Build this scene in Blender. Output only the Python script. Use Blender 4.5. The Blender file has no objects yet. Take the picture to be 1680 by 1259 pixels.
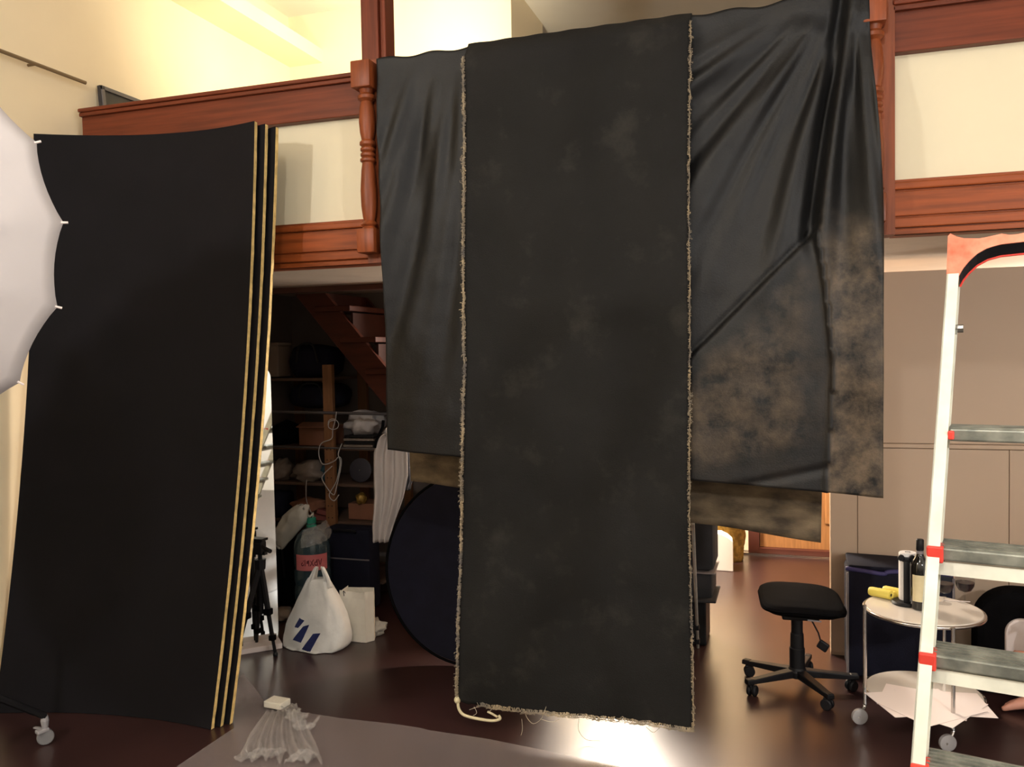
import bpy, bmesh, math, random
from math import radians as rad, sin, cos, pi
from mathutils import Vector, Matrix, noise
V = Vector
random.seed(7)
C = bpy.context.scene.collection

# ---------------------------------------------------------------- camera
F, H = 1390.0, 1.65
yaw, pitch, roll = rad(18.05), rad(-2.1), rad(-1.02)
fw = V((-sin(yaw)*cos(pitch), cos(yaw)*cos(pitch), sin(pitch)))
r0 = V((cos(yaw), sin(yaw), 0)); u0 = r0.cross(fw)
RT = r0*cos(roll) + u0*sin(roll); UP = -r0*sin(roll) + u0*cos(roll)
cd = bpy.data.cameras.new('camera'); cam = bpy.data.objects.new('camera', cd); C.objects.link(cam)
m = Matrix((RT, UP, -fw)).transposed().to_4x4(); m.translation = (0, 0, H); cam.matrix_world = m
cd.sensor_fit = 'HORIZONTAL'; cd.sensor_width = 36; cd.lens = F/1680*36; cd.clip_start = .05
bpy.context.scene.camera = cam

# ---------------------------------------------------------------- world, lights, exposure
sc = bpy.context.scene
w = bpy.data.worlds.new('world'); sc.world = w; w.use_nodes = True
w.node_tree.nodes['Background'].inputs[0].default_value = (1, .95, .9, 1)
w.node_tree.nodes['Background'].inputs[1].default_value = .05
vs = sc.view_settings; vs.view_transform = 'Standard'; vs.look = 'None'; vs.gamma = 1; vs.exposure = 0.0
vs.use_curve_mapping = False

def lamp(name, kind, loc, power, col, radius=.1, aim=None, cone=None, blend=.5):
    d = bpy.data.lights.new(name, kind); d.energy = power; d.color = col; d.shadow_soft_size = radius
    if kind == 'SPOT': d.spot_size = rad(cone); d.spot_blend = blend
    o = bpy.data.objects.new(name, d); C.objects.link(o); o.location = loc
    if aim is not None: o.rotation_euler = (V(aim)-V(loc)).to_track_quat('-Z', 'Y').to_euler()
    return o
WARM = (1, .80, .56)
lamp('left_studio_lamp', 'POINT', (-2.75, -.1, 3.1), 155, (1, .995, .985), .07)
lamp('right_studio_lamp', 'POINT', (1.85, .7, 1.95), 142, (1, .995, .985), .06)
lamp('ceiling_fill', 'POINT', (-.3, -.6, 3.9), 125, (1, .995, .985), .1)  # added fill light, lifts the whites under the gallery and the room generally
lamp('gallery_lamp', 'SPOT', (-1.75, 4.5, 3.0), 230, (1, .93, .72), .08, (-3.1, 5.5, 4.0), 126, 1.0)
lamp('hall_lamp', 'POINT', (-1.15, 6.1, 1.80), 340, (1, .90, .78), .22)
lamp('hall_side_fill', 'POINT', (1.5, 6.1, 1.6), 48, (1, .90, .78), .08)  # added second hall source, brightens the soffit strip above the partition

# ---------------------------------------------------------------- materials
def lin(c):
    return tuple(((x/255)/12.92 if x/255 <= .04045 else ((x/255+.055)/1.055)**2.4) for x in c) + (1,)
MATS = {}
def mat(name, col, rough=.6, metal=0, var=.0, scale=8., bump=0., bscale=40., col2=None, spec=.5, trans=0, ior=1.45,
        emit=None, stretch=None, sheen=0, coat=0, alpha=1, detail=4):
    M = bpy.data.materials.new(name); M.use_nodes = True; MATS[name] = M
    nt = M.node_tree; b = nt.nodes['Principled BSDF']; I = b.inputs
    I['Roughness'].default_value = rough; I['Metallic'].default_value = metal; I['Specular IOR Level'].default_value = spec
    I['Transmission Weight'].default_value = trans; I['IOR'].default_value = ior; I['Alpha'].default_value = alpha
    I['Sheen Weight'].default_value = sheen; I['Coat Weight'].default_value = coat
    c1 = lin(col); I['Base Color'].default_value = c1
    tc = nt.nodes.new('ShaderNodeTexCoord'); mp = nt.nodes.new('ShaderNodeMapping')
    nt.links.new(tc.outputs['Object'], mp.inputs[0])
    if stretch: mp.inputs['Scale'].default_value = stretch
    if var or col2:
        n = nt.nodes.new('ShaderNodeTexNoise'); n.inputs['Scale'].default_value = scale; n.inputs['Detail'].default_value = detail
        nt.links.new(mp.outputs[0], n.inputs['Vector'])
        r = nt.nodes.new('ShaderNodeValToRGB'); nt.links.new(n.outputs[0], r.inputs[0])
        r.color_ramp.elements[0].position = .33; r.color_ramp.elements[1].position = .68
        if col2: r.color_ramp.elements[0].color = c1; r.color_ramp.elements[1].color = lin(col2)
        else:
            r.color_ramp.elements[0].color = tuple(x*(1-var) for x in c1[:3])+(1,)
            r.color_ramp.elements[1].color = tuple(min(1, x*(1+var)) for x in c1[:3])+(1,)
        nt.links.new(r.outputs[0], I['Base Color'])
    if bump:
        n2 = nt.nodes.new('ShaderNodeTexNoise'); n2.inputs['Scale'].default_value = bscale; n2.inputs['Detail'].default_value = 3
        nt.links.new(mp.outputs[0], n2.inputs['Vector'])
        bp = nt.nodes.new('ShaderNodeBump'); bp.inputs['Strength'].default_value = bump; bp.inputs['Distance'].default_value = .01
        nt.links.new(n2.outputs[0], bp.inputs['Height']); nt.links.new(bp.outputs[0], I['Normal'])
    if emit: I['Emission Color'].default_value = lin(emit[0]); I['Emission Strength'].default_value = emit[1]
    return M
mat('floor', (52, 32, 30), .30, var=.15, scale=3, bump=.04, bscale=6, spec=.85)
mat('cream_wall', (238, 220, 186), .85, var=.03, scale=2)
mat('offwhite_wall', (226, 222, 216), .85, var=.02)
mat('shade_panel', (112, 102, 95), .9, var=.05)  # darkened wall tone, carries the shade under the gallery
mat('pale_wall', (226, 216, 200), .85, var=.03, scale=2)
mat('taupe_wall', (196, 171, 147), .55, var=.03, scale=1.5)
mat('soffit', (188, 172, 156), .8, var=.03)
mat('dark_wall', (92, 84, 78), .9, var=.05)
mat('wood', (136, 66, 28), .45, spec=.3, var=.28, scale=5, stretch=(.5, 6, 9), bump=.05, bscale=30)
mat('wood_v', (126, 62, 30), .42, spec=.35, var=.25, scale=5, stretch=(9, 9, .6), bump=.05, bscale=30)
mat('stair_wood', (70, 31, 18), .6, spec=.25, var=.22, scale=5, stretch=(1, 6, 6))
mat('stair_dark', (56, 24, 14), .65, spec=.2, var=.2, scale=5)
mat('pine', (124, 84, 52), .6, var=.15, scale=5, stretch=(8, 8, 1))
mat('door_wood', (166, 118, 72), .45, var=.18, scale=6, stretch=(8, 8, .8))
mat('door_frame', (84, 44, 34), .5, var=.1)
mat('wood_dark', (102, 46, 24), .45, spec=.3, var=.25, scale=5, stretch=(.5, 6, 9), bump=.05, bscale=30)
mat('wood_dark_v', (102, 46, 26), .45, spec=.3, var=.25, scale=5, stretch=(9, 9, .6))
mat('panel', (218, 206, 176), .6, var=.02, scale=3)
mat('board_black', (17, 15, 18), .85, var=.15, scale=3, bump=.05, bscale=60, spec=.2)
mat('foam', (226, 194, 124), .8, var=.2, scale=30, bump=.4, bscale=120)
mat('umbrella_white', (178, 171, 170), .7, var=.02, scale=4)
mat('cloth_black', (14, 13, 13), .55, var=.12, scale=4, bump=.12, bscale=160, spec=.42)
mat('canvas', (29, 28, 27), .82, var=.18, scale=2.6, bump=.25, bscale=220, spec=.2, detail=8)
mat('canvas_back', (64, 55, 45), .85, col2=(124, 107, 84), scale=10, bump=.2, bscale=150, spec=.2, detail=8, stretch=(.7, 1, 1.3))
mat('fringe', (170, 152, 122), .9, col2=(104, 98, 92), scale=14)
mat('thread', (178, 168, 148), .9)
mat('cream_strip', (214, 202, 164), .7)
mat('black_plastic', (20, 19, 21), .5, spec=.3, bump=.05, bscale=200)
mat('black_fabric', (14, 13, 14), .9, var=.15, scale=20, bump=.2, bscale=300, spec=.03)
mat('gear_fabric', (46, 45, 47), .8, var=.12, scale=12, bump=.2, bscale=200, spec=.3)
mat('navy_fabric', (20, 20, 34), .85, var=.15, scale=12, bump=.2, bscale=200, spec=.25)
mat('navy_trim', (60, 54, 104), .6)
mat('grey_trim', (120, 112, 112), .6)
mat('chrome', (200, 195, 190), .22, 1)
mat('steel', (150, 148, 144), .35, 1, bump=.05, bscale=80)
mat('alu', (176, 176, 168), .42, .55, col2=(206, 204, 192), scale=16, bump=.08, bscale=60)
mat('tread', (104, 106, 98), .45, .5, col2=(150, 150, 138), scale=24, bump=.1, bscale=60)
mat('alu_painted', (212, 210, 194), .5, var=.12, scale=14)
mat('rung_end', (206, 58, 46), .5, var=.1)
mat('red_cap', (222, 92, 62), .55, col2=(236, 150, 120), scale=22)
mat('white_tier', (214, 204, 192), .16, coat=.3)
mat('paper', (232, 218, 212), .8)
mat('yellow', (226, 206, 96), .4)
mat('dark_hole', (30, 22, 16), .8)
mat('tissue', (228, 224, 220), .9, bump=.2, bscale=120)
mat('bottle_glass', (16, 15, 13), .1, coat=.5)
mat('wine_label', (206, 192, 152), .7, var=.05, scale=30)
mat('glass', (255, 255, 255), .02, trans=1, ior=1.3)
mat('wine', (30, 5, 9), .15, spec=.6)
mat('caster_white', (150, 146, 146), .35)
mat('clear_caster', (160, 158, 158), .15, trans=.5)
mat('white_lit', (250, 248, 240), .7)
mat('gold_weave', (172, 136, 62), .4, .4, col2=(120, 92, 40), scale=30, bump=.3, bscale=50)
mat('mirror', (235, 235, 230), .02, 1)
mat('carrier', (232, 230, 224), .5, var=.06, scale=8, bump=.25, bscale=24)
mat('paper_bag', (230, 224, 210), .8, var=.02)
mat('blue_print', (38, 46, 92), .55)
mat('grey_plastic', (172, 168, 158), .45, var=.1, scale=9, bump=.4, bscale=22)
mat('dim_plastic', (126, 114, 104), .4, var=.15, scale=9, bump=.4, bscale=24)
mat('water_bottle', (76, 98, 106), .14, var=.1, scale=4, trans=.55)
mat('bottle_green', (40, 128, 104), .35)
mat('pink_label', (206, 128, 128), .6, col2=(186, 84, 86), scale=5)
mat('maroon_print', (96, 22, 32), .6)
mat('shirt', (198, 190, 186), .85, var=.04, bump=.15, bscale=60)
mat('silver_cloth', (120, 122, 128), .25, .7, bump=.4, bscale=30)
mat('cardboard', (128, 84, 62), .85, var=.08)
mat('beige_box', (120, 104, 90), .85, var=.05)
mat('red_box', (112, 56, 50), .7, var=.1)
mat('teal', (40, 72, 84), .6)
mat('disc_grey', (50, 48, 56), .5)
mat('cable', (176, 172, 170), .5)
mat('shelf_metal', (96, 92, 94), .45, .4)
mat('shelf_board', (88, 66, 52), .8, var=.1)
mat('rod_wood', (120, 98, 70), .5)
mat('frame_dark', (46, 44, 46), .5)
mat('frame_edge', (96, 92, 92), .5)
mat('skin', (206, 146, 124), .55, var=.06, scale=10)
mat('trouser', (52, 50, 60), .85)
mat('hair', (40, 28, 22), .7)
mat('foam_white', (222, 216, 200), .85, bump=.3, bscale=80)
def film(name, col, base, rough, bump, bscale, fac):
    M = bpy.data.materials.new(name); M.use_nodes = True; MATS[name] = M; nt = M.node_tree
    b = nt.nodes['Principled BSDF']; b.inputs['Base Color'].default_value = lin(col); b.inputs['Roughness'].default_value = rough
    t = nt.nodes.new('ShaderNodeBsdfTransparent'); mx = nt.nodes.new('ShaderNodeMixShader'); mx.inputs[0].default_value = fac
    nt.links.new(t.outputs[0], mx.inputs[1]); nt.links.new(b.outputs[0], mx.inputs[2])
    n2 = nt.nodes.new('ShaderNodeTexNoise'); n2.inputs['Scale'].default_value = bscale; n2.inputs['Detail'].default_value = 5
    bp = nt.nodes.new('ShaderNodeBump'); bp.inputs['Strength'].default_value = bump; bp.inputs['Distance'].default_value = .01
    nt.links.new(n2.outputs[0], bp.inputs['Height']); nt.links.new(bp.outputs[0], b.inputs['Normal'])
    nt.links.new(mx.outputs[0], nt.nodes['Material Output'].inputs[0])
film('glass', (60, 64, 66), 0, .03, .0, 4, .10)
film('film', (160, 146, 144), 0, .32, .08, 4, .30)
film('film_wrap', (225, 220, 215), 0, .05, .5, 16, .24)
# painted black backdrop: plain black above a diagonal, brown mottled scumble below it and on the right flap (object space = world)
def backdrop_mat():
    M = MATS['cloth_black'].copy(); M.name = 'backdrop'; MATS['backdrop'] = M; nt = M.node_tree
    b = nt.nodes['Principled BSDF']; b.inputs['Roughness'].default_value = .55
    ge = nt.nodes.new('ShaderNodeAttribute'); ge.attribute_name = 'paint'
    n = nt.nodes.new('ShaderNodeTexNoise'); n.inputs['Scale'].default_value = 10; n.inputs['Detail'].default_value = 10; n.inputs['Roughness'].default_value = .68
    tc = nt.nodes.new('ShaderNodeTexCoord'); nt.links.new(tc.outputs['Object'], n.inputs['Vector'])
    mr = nt.nodes.new('ShaderNodeMapRange'); mr.inputs[1].default_value = .36; mr.inputs[2].default_value = .72
    nt.links.new(n.outputs[0], mr.inputs[0])
    mu = nt.nodes.new('ShaderNodeMath'); mu.operation = 'MULTIPLY'; nt.links.new(mr.outputs[0], mu.inputs[0]); nt.links.new(ge.outputs['Fac'], mu.inputs[1])
    mx = nt.nodes.new('ShaderNodeMix'); mx.data_type = 'RGBA'
    old = b.inputs['Base Color'].links[0].from_socket
    nt.links.new(mu.outputs[0], mx.inputs[0]); nt.links.new(old, mx.inputs[6]); mx.inputs[7].default_value = lin((98, 83, 66))
    nt.links.new(mx.outputs[2], b.inputs['Base Color'])
backdrop_mat()
def scumble(name):      # faint grey chalky rubs on the canvas
    nt = MATS[name].node_tree; b = nt.nodes['Principled BSDF']
    tc = nt.nodes.new('ShaderNodeTexCoord'); n = nt.nodes.new('ShaderNodeTexNoise'); n.inputs['Scale'].default_value = 5; n.inputs['Detail'].default_value = 9; n.inputs['Roughness'].default_value = .65
    nt.links.new(tc.outputs['Object'], n.inputs['Vector'])
    mr = nt.nodes.new('ShaderNodeMapRange'); mr.inputs[1].default_value = .55; mr.inputs[2].default_value = .95; nt.links.new(n.outputs[0], mr.inputs[0])
    mx = nt.nodes.new('ShaderNodeMix'); mx.data_type = 'RGBA'; old = b.inputs['Base Color'].links[0].from_socket
    nt.links.new(mr.outputs[0], mx.inputs[0]); nt.links.new(old, mx.inputs[6]); mx.inputs[7].default_value = lin((62, 59, 54))
    nt.links.new(mx.outputs[2], b.inputs['Base Color'])
scumble('canvas')

# ---------------------------------------------------------------- helpers
def ray(x, y): return RT*((x-840)/F) - UP*((y-629.5)/F) + fw
CP = V((0, 0, H))
def onY(x, y, Y): d = ray(x, y); return CP + d*(Y/d.y)
def onX(x, y, X): d = ray(x, y); return CP + d*(X/d.x)
def onZ(x, y, Z=0): d = ray(x, y); return CP + d*((Z-H)/d.z)

class G(bmesh.types.BMesh if False else object):
    def __init__(s): s.b = bmesh.new()
    def box(s, c, d, rot=None, bev=0, R=None):
        m = Matrix.Translation(c)
        if rot: m = m @ Matrix.Rotation(rot[2], 4, 'Z') @ Matrix.Rotation(rot[1], 4, 'Y') @ Matrix.Rotation(rot[0], 4, 'X')
        if R is not None: m = m @ R.to_4x4()
        r = bmesh.ops.create_cube(s.b, size=1, matrix=m @ Matrix.Diagonal((*d, 1)))
        if bev:
            es = list({e for v in r['verts'] for e in v.link_edges})
            bmesh.ops.bevel(s.b, geom=es, offset=bev, segments=2, affect='EDGES', profile=.5)
        return s
    def span(s, a, b, bev=0):
        a, b = V(a), V(b); return s.box((a+b)/2, [max(abs(x), 1e-4) for x in (b-a)], bev=bev)
    def tube(s, pts, r, seg=8, cap=True):
        pts = [V(p) for p in pts]; n = len(pts); rs = r if isinstance(r, (list, tuple)) else [r]*n
        rings = []; t0 = (pts[1]-pts[0]).normalized(); ax = t0.orthogonal().normalized()
        for i, p in enumerate(pts):
            t = ((pts[min(i+1, n-1)]-p).normalized() + (p-pts[max(i-1, 0)]).normalized())
            t = t.normalized() if t.length > 1e-6 else t0
            ax = (ax - t*ax.dot(t)).normalized(); bx = t.cross(ax)
            rings.append([s.b.verts.new(p + (ax*cos(2*pi*k/seg) + bx*sin(2*pi*k/seg))*rs[i]) for k in range(seg)])
        for a, b in zip(rings, rings[1:]):
            for k in range(seg): s.b.faces.new((a[k], a[(k+1) % seg], b[(k+1) % seg], b[k]))
        if cap: s.b.faces.new(rings[0][::-1]); s.b.faces.new(rings[-1])
        return s
    def lathe(s, prof, c=(0, 0, 0), seg=24, M=None, cap=True):
        M = M or Matrix(); c = V(c); rings = []
        for r, z in prof:
            rings.append([s.b.verts.new(c + M @ V((r*cos(2*pi*k/seg), r*sin(2*pi*k/seg), z))) for k in range(seg)])
        for a, b in zip(rings, rings[1:]):
            for k in range(seg): s.b.faces.new((a[k], a[(k+1) % seg], b[(k+1) % seg], b[k]))
        if cap: s.b.faces.new(rings[0][::-1]); s.b.faces.new(rings[-1])
        return s
    def prism(s, pts, ext):
        a = [s.b.verts.new(V(p)) for p in pts]; b = [s.b.verts.new(V(p)+V(ext)) for p in pts]; n = len(a)
        s.b.faces.new(a); s.b.faces.new(b[::-1])
        for k in range(n): s.b.faces.new((a[k], b[k], b[(k+1) % n], a[(k+1) % n]))
        return s
    def grid(s, f, nu, nv, closed=False):
        vv = [[s.b.verts.new(f(i/nu, j/nv)) for i in range(nu + (0 if closed else 1))] for j in range(nv+1)]
        for j in range(nv):
            for i in range(nu):
                k = (i+1) % nu if closed else i+1
                s.b.faces.new((vv[j][i], vv[j][k], vv[j+1][k], vv[j+1][i]))
        return s
    def ball(s, c, r, sub=2, M=None, lump=0, seed=0, freq=3):
        R = bmesh.ops.create_icosphere(s.b, subdivisions=sub, radius=1)
        rr = V(r) if not isinstance(r, (int, float)) else V((r, r, r))
        for v in R['verts']:
            d = v.co.copy(); k = 1 + (lump*noise.noise(d*freq + V((seed, seed*.7, 0))) if lump else 0)
            p = V((d.x*rr.x, d.y*rr.y, d.z*rr.z))*k
            v.co = V(c) + (M @ p if M else p)
        return s

def wl(o):
    p = V((0, 0, 0))
    while o: p = p + o.location; o = o.parent
    return p
def obj(name, g, m, parent=None, smooth=False, at=None, solid=0, bev=0, sub=0):
    """one mesh; geometry is given in world coordinates and stored relative to its own origin"""
    me = bpy.data.meshes.new(name); bmesh.ops.recalc_face_normals(g.b, faces=g.b.faces); g.b.to_mesh(me); g.b.free()
    o = bpy.data.objects.new(name, me); C.objects.link(o); me.materials.append(MATS[m])
    if parent: o.parent = parent; off = wl(parent)
    else:
        if at is None:
            xs = [v.co for v in me.vertices]
            at = V(((min(p.x for p in xs)+max(p.x for p in xs))/2, (min(p.y for p in xs)+max(p.y for p in xs))/2, min(p.z for p in xs)))
        o.location = at; off = V(at)
    me.transform(Matrix.Translation(-off))
    if smooth:
        for p in me.polygons: p.use_smooth = True
        if smooth == 'auto': me.set_sharp_from_angle(angle=rad(35))
    if bev: md = o.modifiers.new('bevel', 'BEVEL'); md.width = bev; md.segments = 2; md.limit_method = 'ANGLE'
    if solid: md = o.modifiers.new('solid', 'SOLIDIFY'); md.thickness = solid; md.offset = 0
    if sub: md = o.modifiers.new('sub', 'SUBSURF'); md.levels = sub; md.render_levels = sub
    return o
def tag(o, label, cat, group=None, kind=None):
    o['label'] = label; o['category'] = cat
    if group: o['group'] = group
    if kind: o['kind'] = kind
    return o
def thing(name, label, cat, loc, group=None):
    o = bpy.data.objects.new(name, None); C.objects.link(o); o.location = loc; o.empty_display_size = .1
    return tag(o, label, cat, group)
def struct(name, g, m, label=None, parent=None, **k):
    o = obj(name, g, m, parent, **k)
    if not parent:
        o['kind'] = 'structure'; o['label'] = label; o['category'] = name.split('_')[0]
    return o
def fbm(p, o=3):
    s, a = 0, 1
    for i in range(o): s += a*noise.noise(p); p = p*2.03; a *= .5
    return s
def bez(pts, n=40):
    """smooth interpolation through points (Catmull-Rom)"""
    P = [V(p) for p in pts]; P = [P[0]*2-P[1]] + P + [P[-1]*2-P[-2]]; out = []
    for i in range(1, len(P)-2):
        k = max(2, n//(len(P)-3))
        for j in range(k):
            t = j/k; a, b, c, d = P[i-1:i+3]
            out.append(.5*((2*b) + (c-a)*t + (2*a-5*b+4*c-d)*t*t + (3*b-a-3*c+d)*t**3))
    out.append(P[-2]); return out
def lerp_rows(rows, v):
    """rows of (y, left x, right x) in any unit -> left, right, y at parameter v"""
    n = len(rows)-1; k = min(int(v*n), n-1); t = v*n-k
    return [rows[k][i]*(1-t)+rows[k+1][i]*t for i in range(3)]
def hanging(rows, Y, folds=3, amp=.02, nu=24, nv=24, rough=.006, seed=0, tilt=0):
    """cloth whose outline is rows of (y, xl, xr) seen at depth Y; soft vertical folds of real depth"""
    g = G()
    def f(u, v):
        y, a, b = lerp_rows(rows, v); x = a+(b-a)*u
        p = onY(x, y, Y + tilt*v)
        d = amp*sin(u*folds*2*pi + seed + 1.5*sin(v*2.3+seed)) + rough*fbm(V((u*4, v*5, seed)))
        return p + V((0, d, 0))
    return g.grid(f, nu, nv)

# ================================================================ SETTING
Z0, ZS, ZB, ZU, ZC = 0, 2.10, 2.075, 2.26, 4.2        # floor, soffit, beam underside, gallery floor, ceiling
XL, XR, YF = -3.56, 3.2, -2.6
struct('floor', G().span((XL-.1, YF-.1, -.1), (XR+.1, 7.3, 0)), 'floor', 'glossy dark reddish brown studio floor')
struct('wall_left', G().span((XL-.1, YF-.1, 0), (XL, 7.3, ZC)), 'cream_wall', 'cream plastered wall on the left side')
struct('wall_right', G().span((XR, YF-.1, 0), (XR+.1, 7.3, ZC)), 'offwhite_wall', 'cream wall on the right, out of frame')
struct('wall_front', G().span((XL, YF-.1, 0), (XR, YF, ZC)), 'offwhite_wall', 'cream wall behind the camera')
struct('ceiling', G().span((XL-.1, YF-.1, ZC), (XR+.1, 8.3, ZC+.1)), 'pale_wall', 'pale flat ceiling above the gallery')
struct('wall_back', G().span((XL, 5.65, 0), (-1.80, 6.45, ZC)), 'cream_wall', 'bright cream back wall and pier of the upper gallery')
struct('wall_shade', G().span((XL, 5.55, 0), (-1.8, 5.65, ZS)), 'shade_panel', 'added dark sheet standing in for shade behind the shelves under the gallery')  # sheet in front of the cream wall, shade put into its colour
struct('trim_shade', G().span((XL, 4.35, 0), (XL+.02, 5.55, ZS)), 'shade_panel', 'added dark sheet standing in for shade on the left wall beside the shelves')  # same shade-coloured sheet, along the left wall
struct('wall_gallery', G().span((-1.8, 8.2, ZU), (XR, 8.3, ZC)), 'pale_wall', 'far wall of the upper gallery')
struct('wall_hall', G().span((-1.8, 7.12, 0), (XR, 7.2, ZS)), 'cream_wall', 'hall wall around the wooden door')
struct('trim_1', G().span((XL, 3.9, 3.83), (XL+.28, 5.65, 3.93)), 'cream_wall', 'boxed cream ledge along the left wall of the gallery')
struct('ceiling_lower', G().span((XL, 3.68, ZS), (XR, 4.9, ZU)).span((XL, 4.9, ZS), (-1.78, 5.65, ZU)).span((-1.78, 4.9, ZS), (XR, 8.3, ZU)), 'soffit', 'grey soffit under the gallery floor')  # middle span added over the stair opening to keep gallery light out
struct('trim_2', G().span((XL, 4.84, 2.065), (-1.78, 4.89, ZS)), 'door_frame', 'dark timber batten under the grey soffit')
# partition of taupe panels on the right
wp = struct('wall_partition', G().span((.21, 4.79, 0), (XR, 4.85, 2.03)), 'taupe_wall', 'taupe partition wall behind the trolley table')
xs = [.21, .345, 1.05, 1.75, 2.45, XR]
for a, b in zip(xs, xs[1:]):
    obj('panel', G().span((a+.0015, 4.775, .02), (b-.0015, 4.79, 1.117), bev=.002), 'taupe_wall', wp)
for a, b in ((.21, 1.4), (1.4, XR)):
    obj('panel', G().span((a, 4.775, 1.145), (b-.003, 4.79, 2.03), bev=.002), 'taupe_wall', wp)
obj('moulding', G().span((.21, 4.768, 1.12), (XR, 4.79, 1.142), bev=.004), 'taupe_wall', wp)
# door at the end of the hall
dr = struct('door_1', G().span((-.22, 7.06, .05), (.62, 7.10, 2.0)), 'door_wood', 'light brown wooden door at the end of the hall')
for a, b in ((.25, .92), (1.02, 1.85)):
    for c, d in ((-.12, .17), (.27, .52)):
        obj('door_panel', G().span((c, 7.045, a), (d, 7.065, b), bev=.012), 'door_wood', dr)
obj('door_frame', G().span((-.31, 7.02, 0), (-.225, 7.12, ZS)).span((.625, 7.02, 0), (.71, 7.12, ZS)).span((-.31, 7.02, 2.0), (.71, 7.12, ZS)), 'door_frame', dr)
obj('threshold', G().span((-.225, 7.0, 0), (.625, 7.1, .048)), 'door_frame', dr)
obj('threshold_strip', G().span((-.36, 6.975, 0), (.625, 7.0, .012)), 'chrome', dr)
obj('door_handle', G().tube([(.56, 7.06, 1.0), (.56, 7.0, 1.0), (.46, 7.0, 1.0)], .01), 'chrome', dr)

# ---------------------------------------------------------------- gallery railing
rl = thing('gallery_railing', 'reddish brown wooden gallery railing with cream infill panels and turned posts', 'railing', (-1.0, 3.6, ZB))
def bay(a, b):
    obj('top_rail', G().span((a, 3.565, 2.765), (b, 3.66, 2.925), bev=.004).span((a, 3.545, 2.915), (b, 3.68, 2.935), bev=.004).span((a, 3.535, 2.935), (b, 3.69, 2.955), bev=.006), 'wood_dark', rl)
    obj('infill_panel', G().span((a, 3.61, 2.25), (b, 3.635, 2.78)), 'panel', rl)
    obj('fascia_beam', G().span((a, 3.575, ZB), (b, 3.68, 2.285)).span((a, 3.56, 2.245), (b, 3.6, 2.275), bev=.006)
        .span((a, 3.562, 2.145), (b, 3.6, 2.238), bev=.003).span((a, 3.555, 2.100), (b, 3.6, 2.138), bev=.004).span((a, 3.562, ZB), (b, 3.6, 2.095), bev=.002), 'wood', rl)
bay(-3.498, -1.84); bay(-1.77, .285); bay(.385, XR-.005)
def newel(x, wdt=.1):
    o = obj('newel_post', G().span((x-wdt/2+.02, 3.545, ZB+.0), (x+wdt/2+.03, 3.655, 3.0)), 'wood_v', rl)
    # turned half baluster with square blocks
    bl = G()
    bl.span((x-.052, 3.455, 2.855), (x+.044, 3.555, 2.975), bev=.006)
    bl.span((x-.046, 3.465, 2.115), (x+.042, 3.555, 2.225), bev=.006)
    pr = [(.036, 2.225), (.030, 2.235), (.040, 2.245), (.026, 2.262), (.030, 2.28), (.036, 2.33), (.038, 2.40), (.032, 2.49), (.027, 2.525), (.036, 2.532),
          (.036, 2.542), (.027, 2.549), (.034, 2.556), (.034, 2.566), (.026, 2.573), (.034, 2.58), (.034, 2.59), (.027, 2.597), (.037, 2.606), (.037, 2.618), (.027, 2.628),
          (.034, 2.66), (.038, 2.71), (.034, 2.77), (.026, 2.80), (.040, 2.812), (.040, 2.826), (.028, 2.838), (.034, 2.856)]
    bl.lathe(pr, (x, 3.51, 0), 20)
    obj('turned_baluster', bl, 'wood_v', rl, smooth='auto')
newel(-1.815); newel(.312)
ub = obj('upper_post', G().span((-1.862, 3.56, 2.99), (-1.775, 3.66, ZC), bev=.004).span((-1.775, 3.575, 2.99), (-1.755, 3.655, ZC), bev=.008).span((-1.757, 3.56, 2.99), (-1.738, 3.66, ZC), bev=.006), 'wood_dark_v', rl)
obj('upper_post', G().span((.29, 3.56, 2.99), (.40, 3.66, ZC), bev=.004), 'wood_dark_v', rl)

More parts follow.
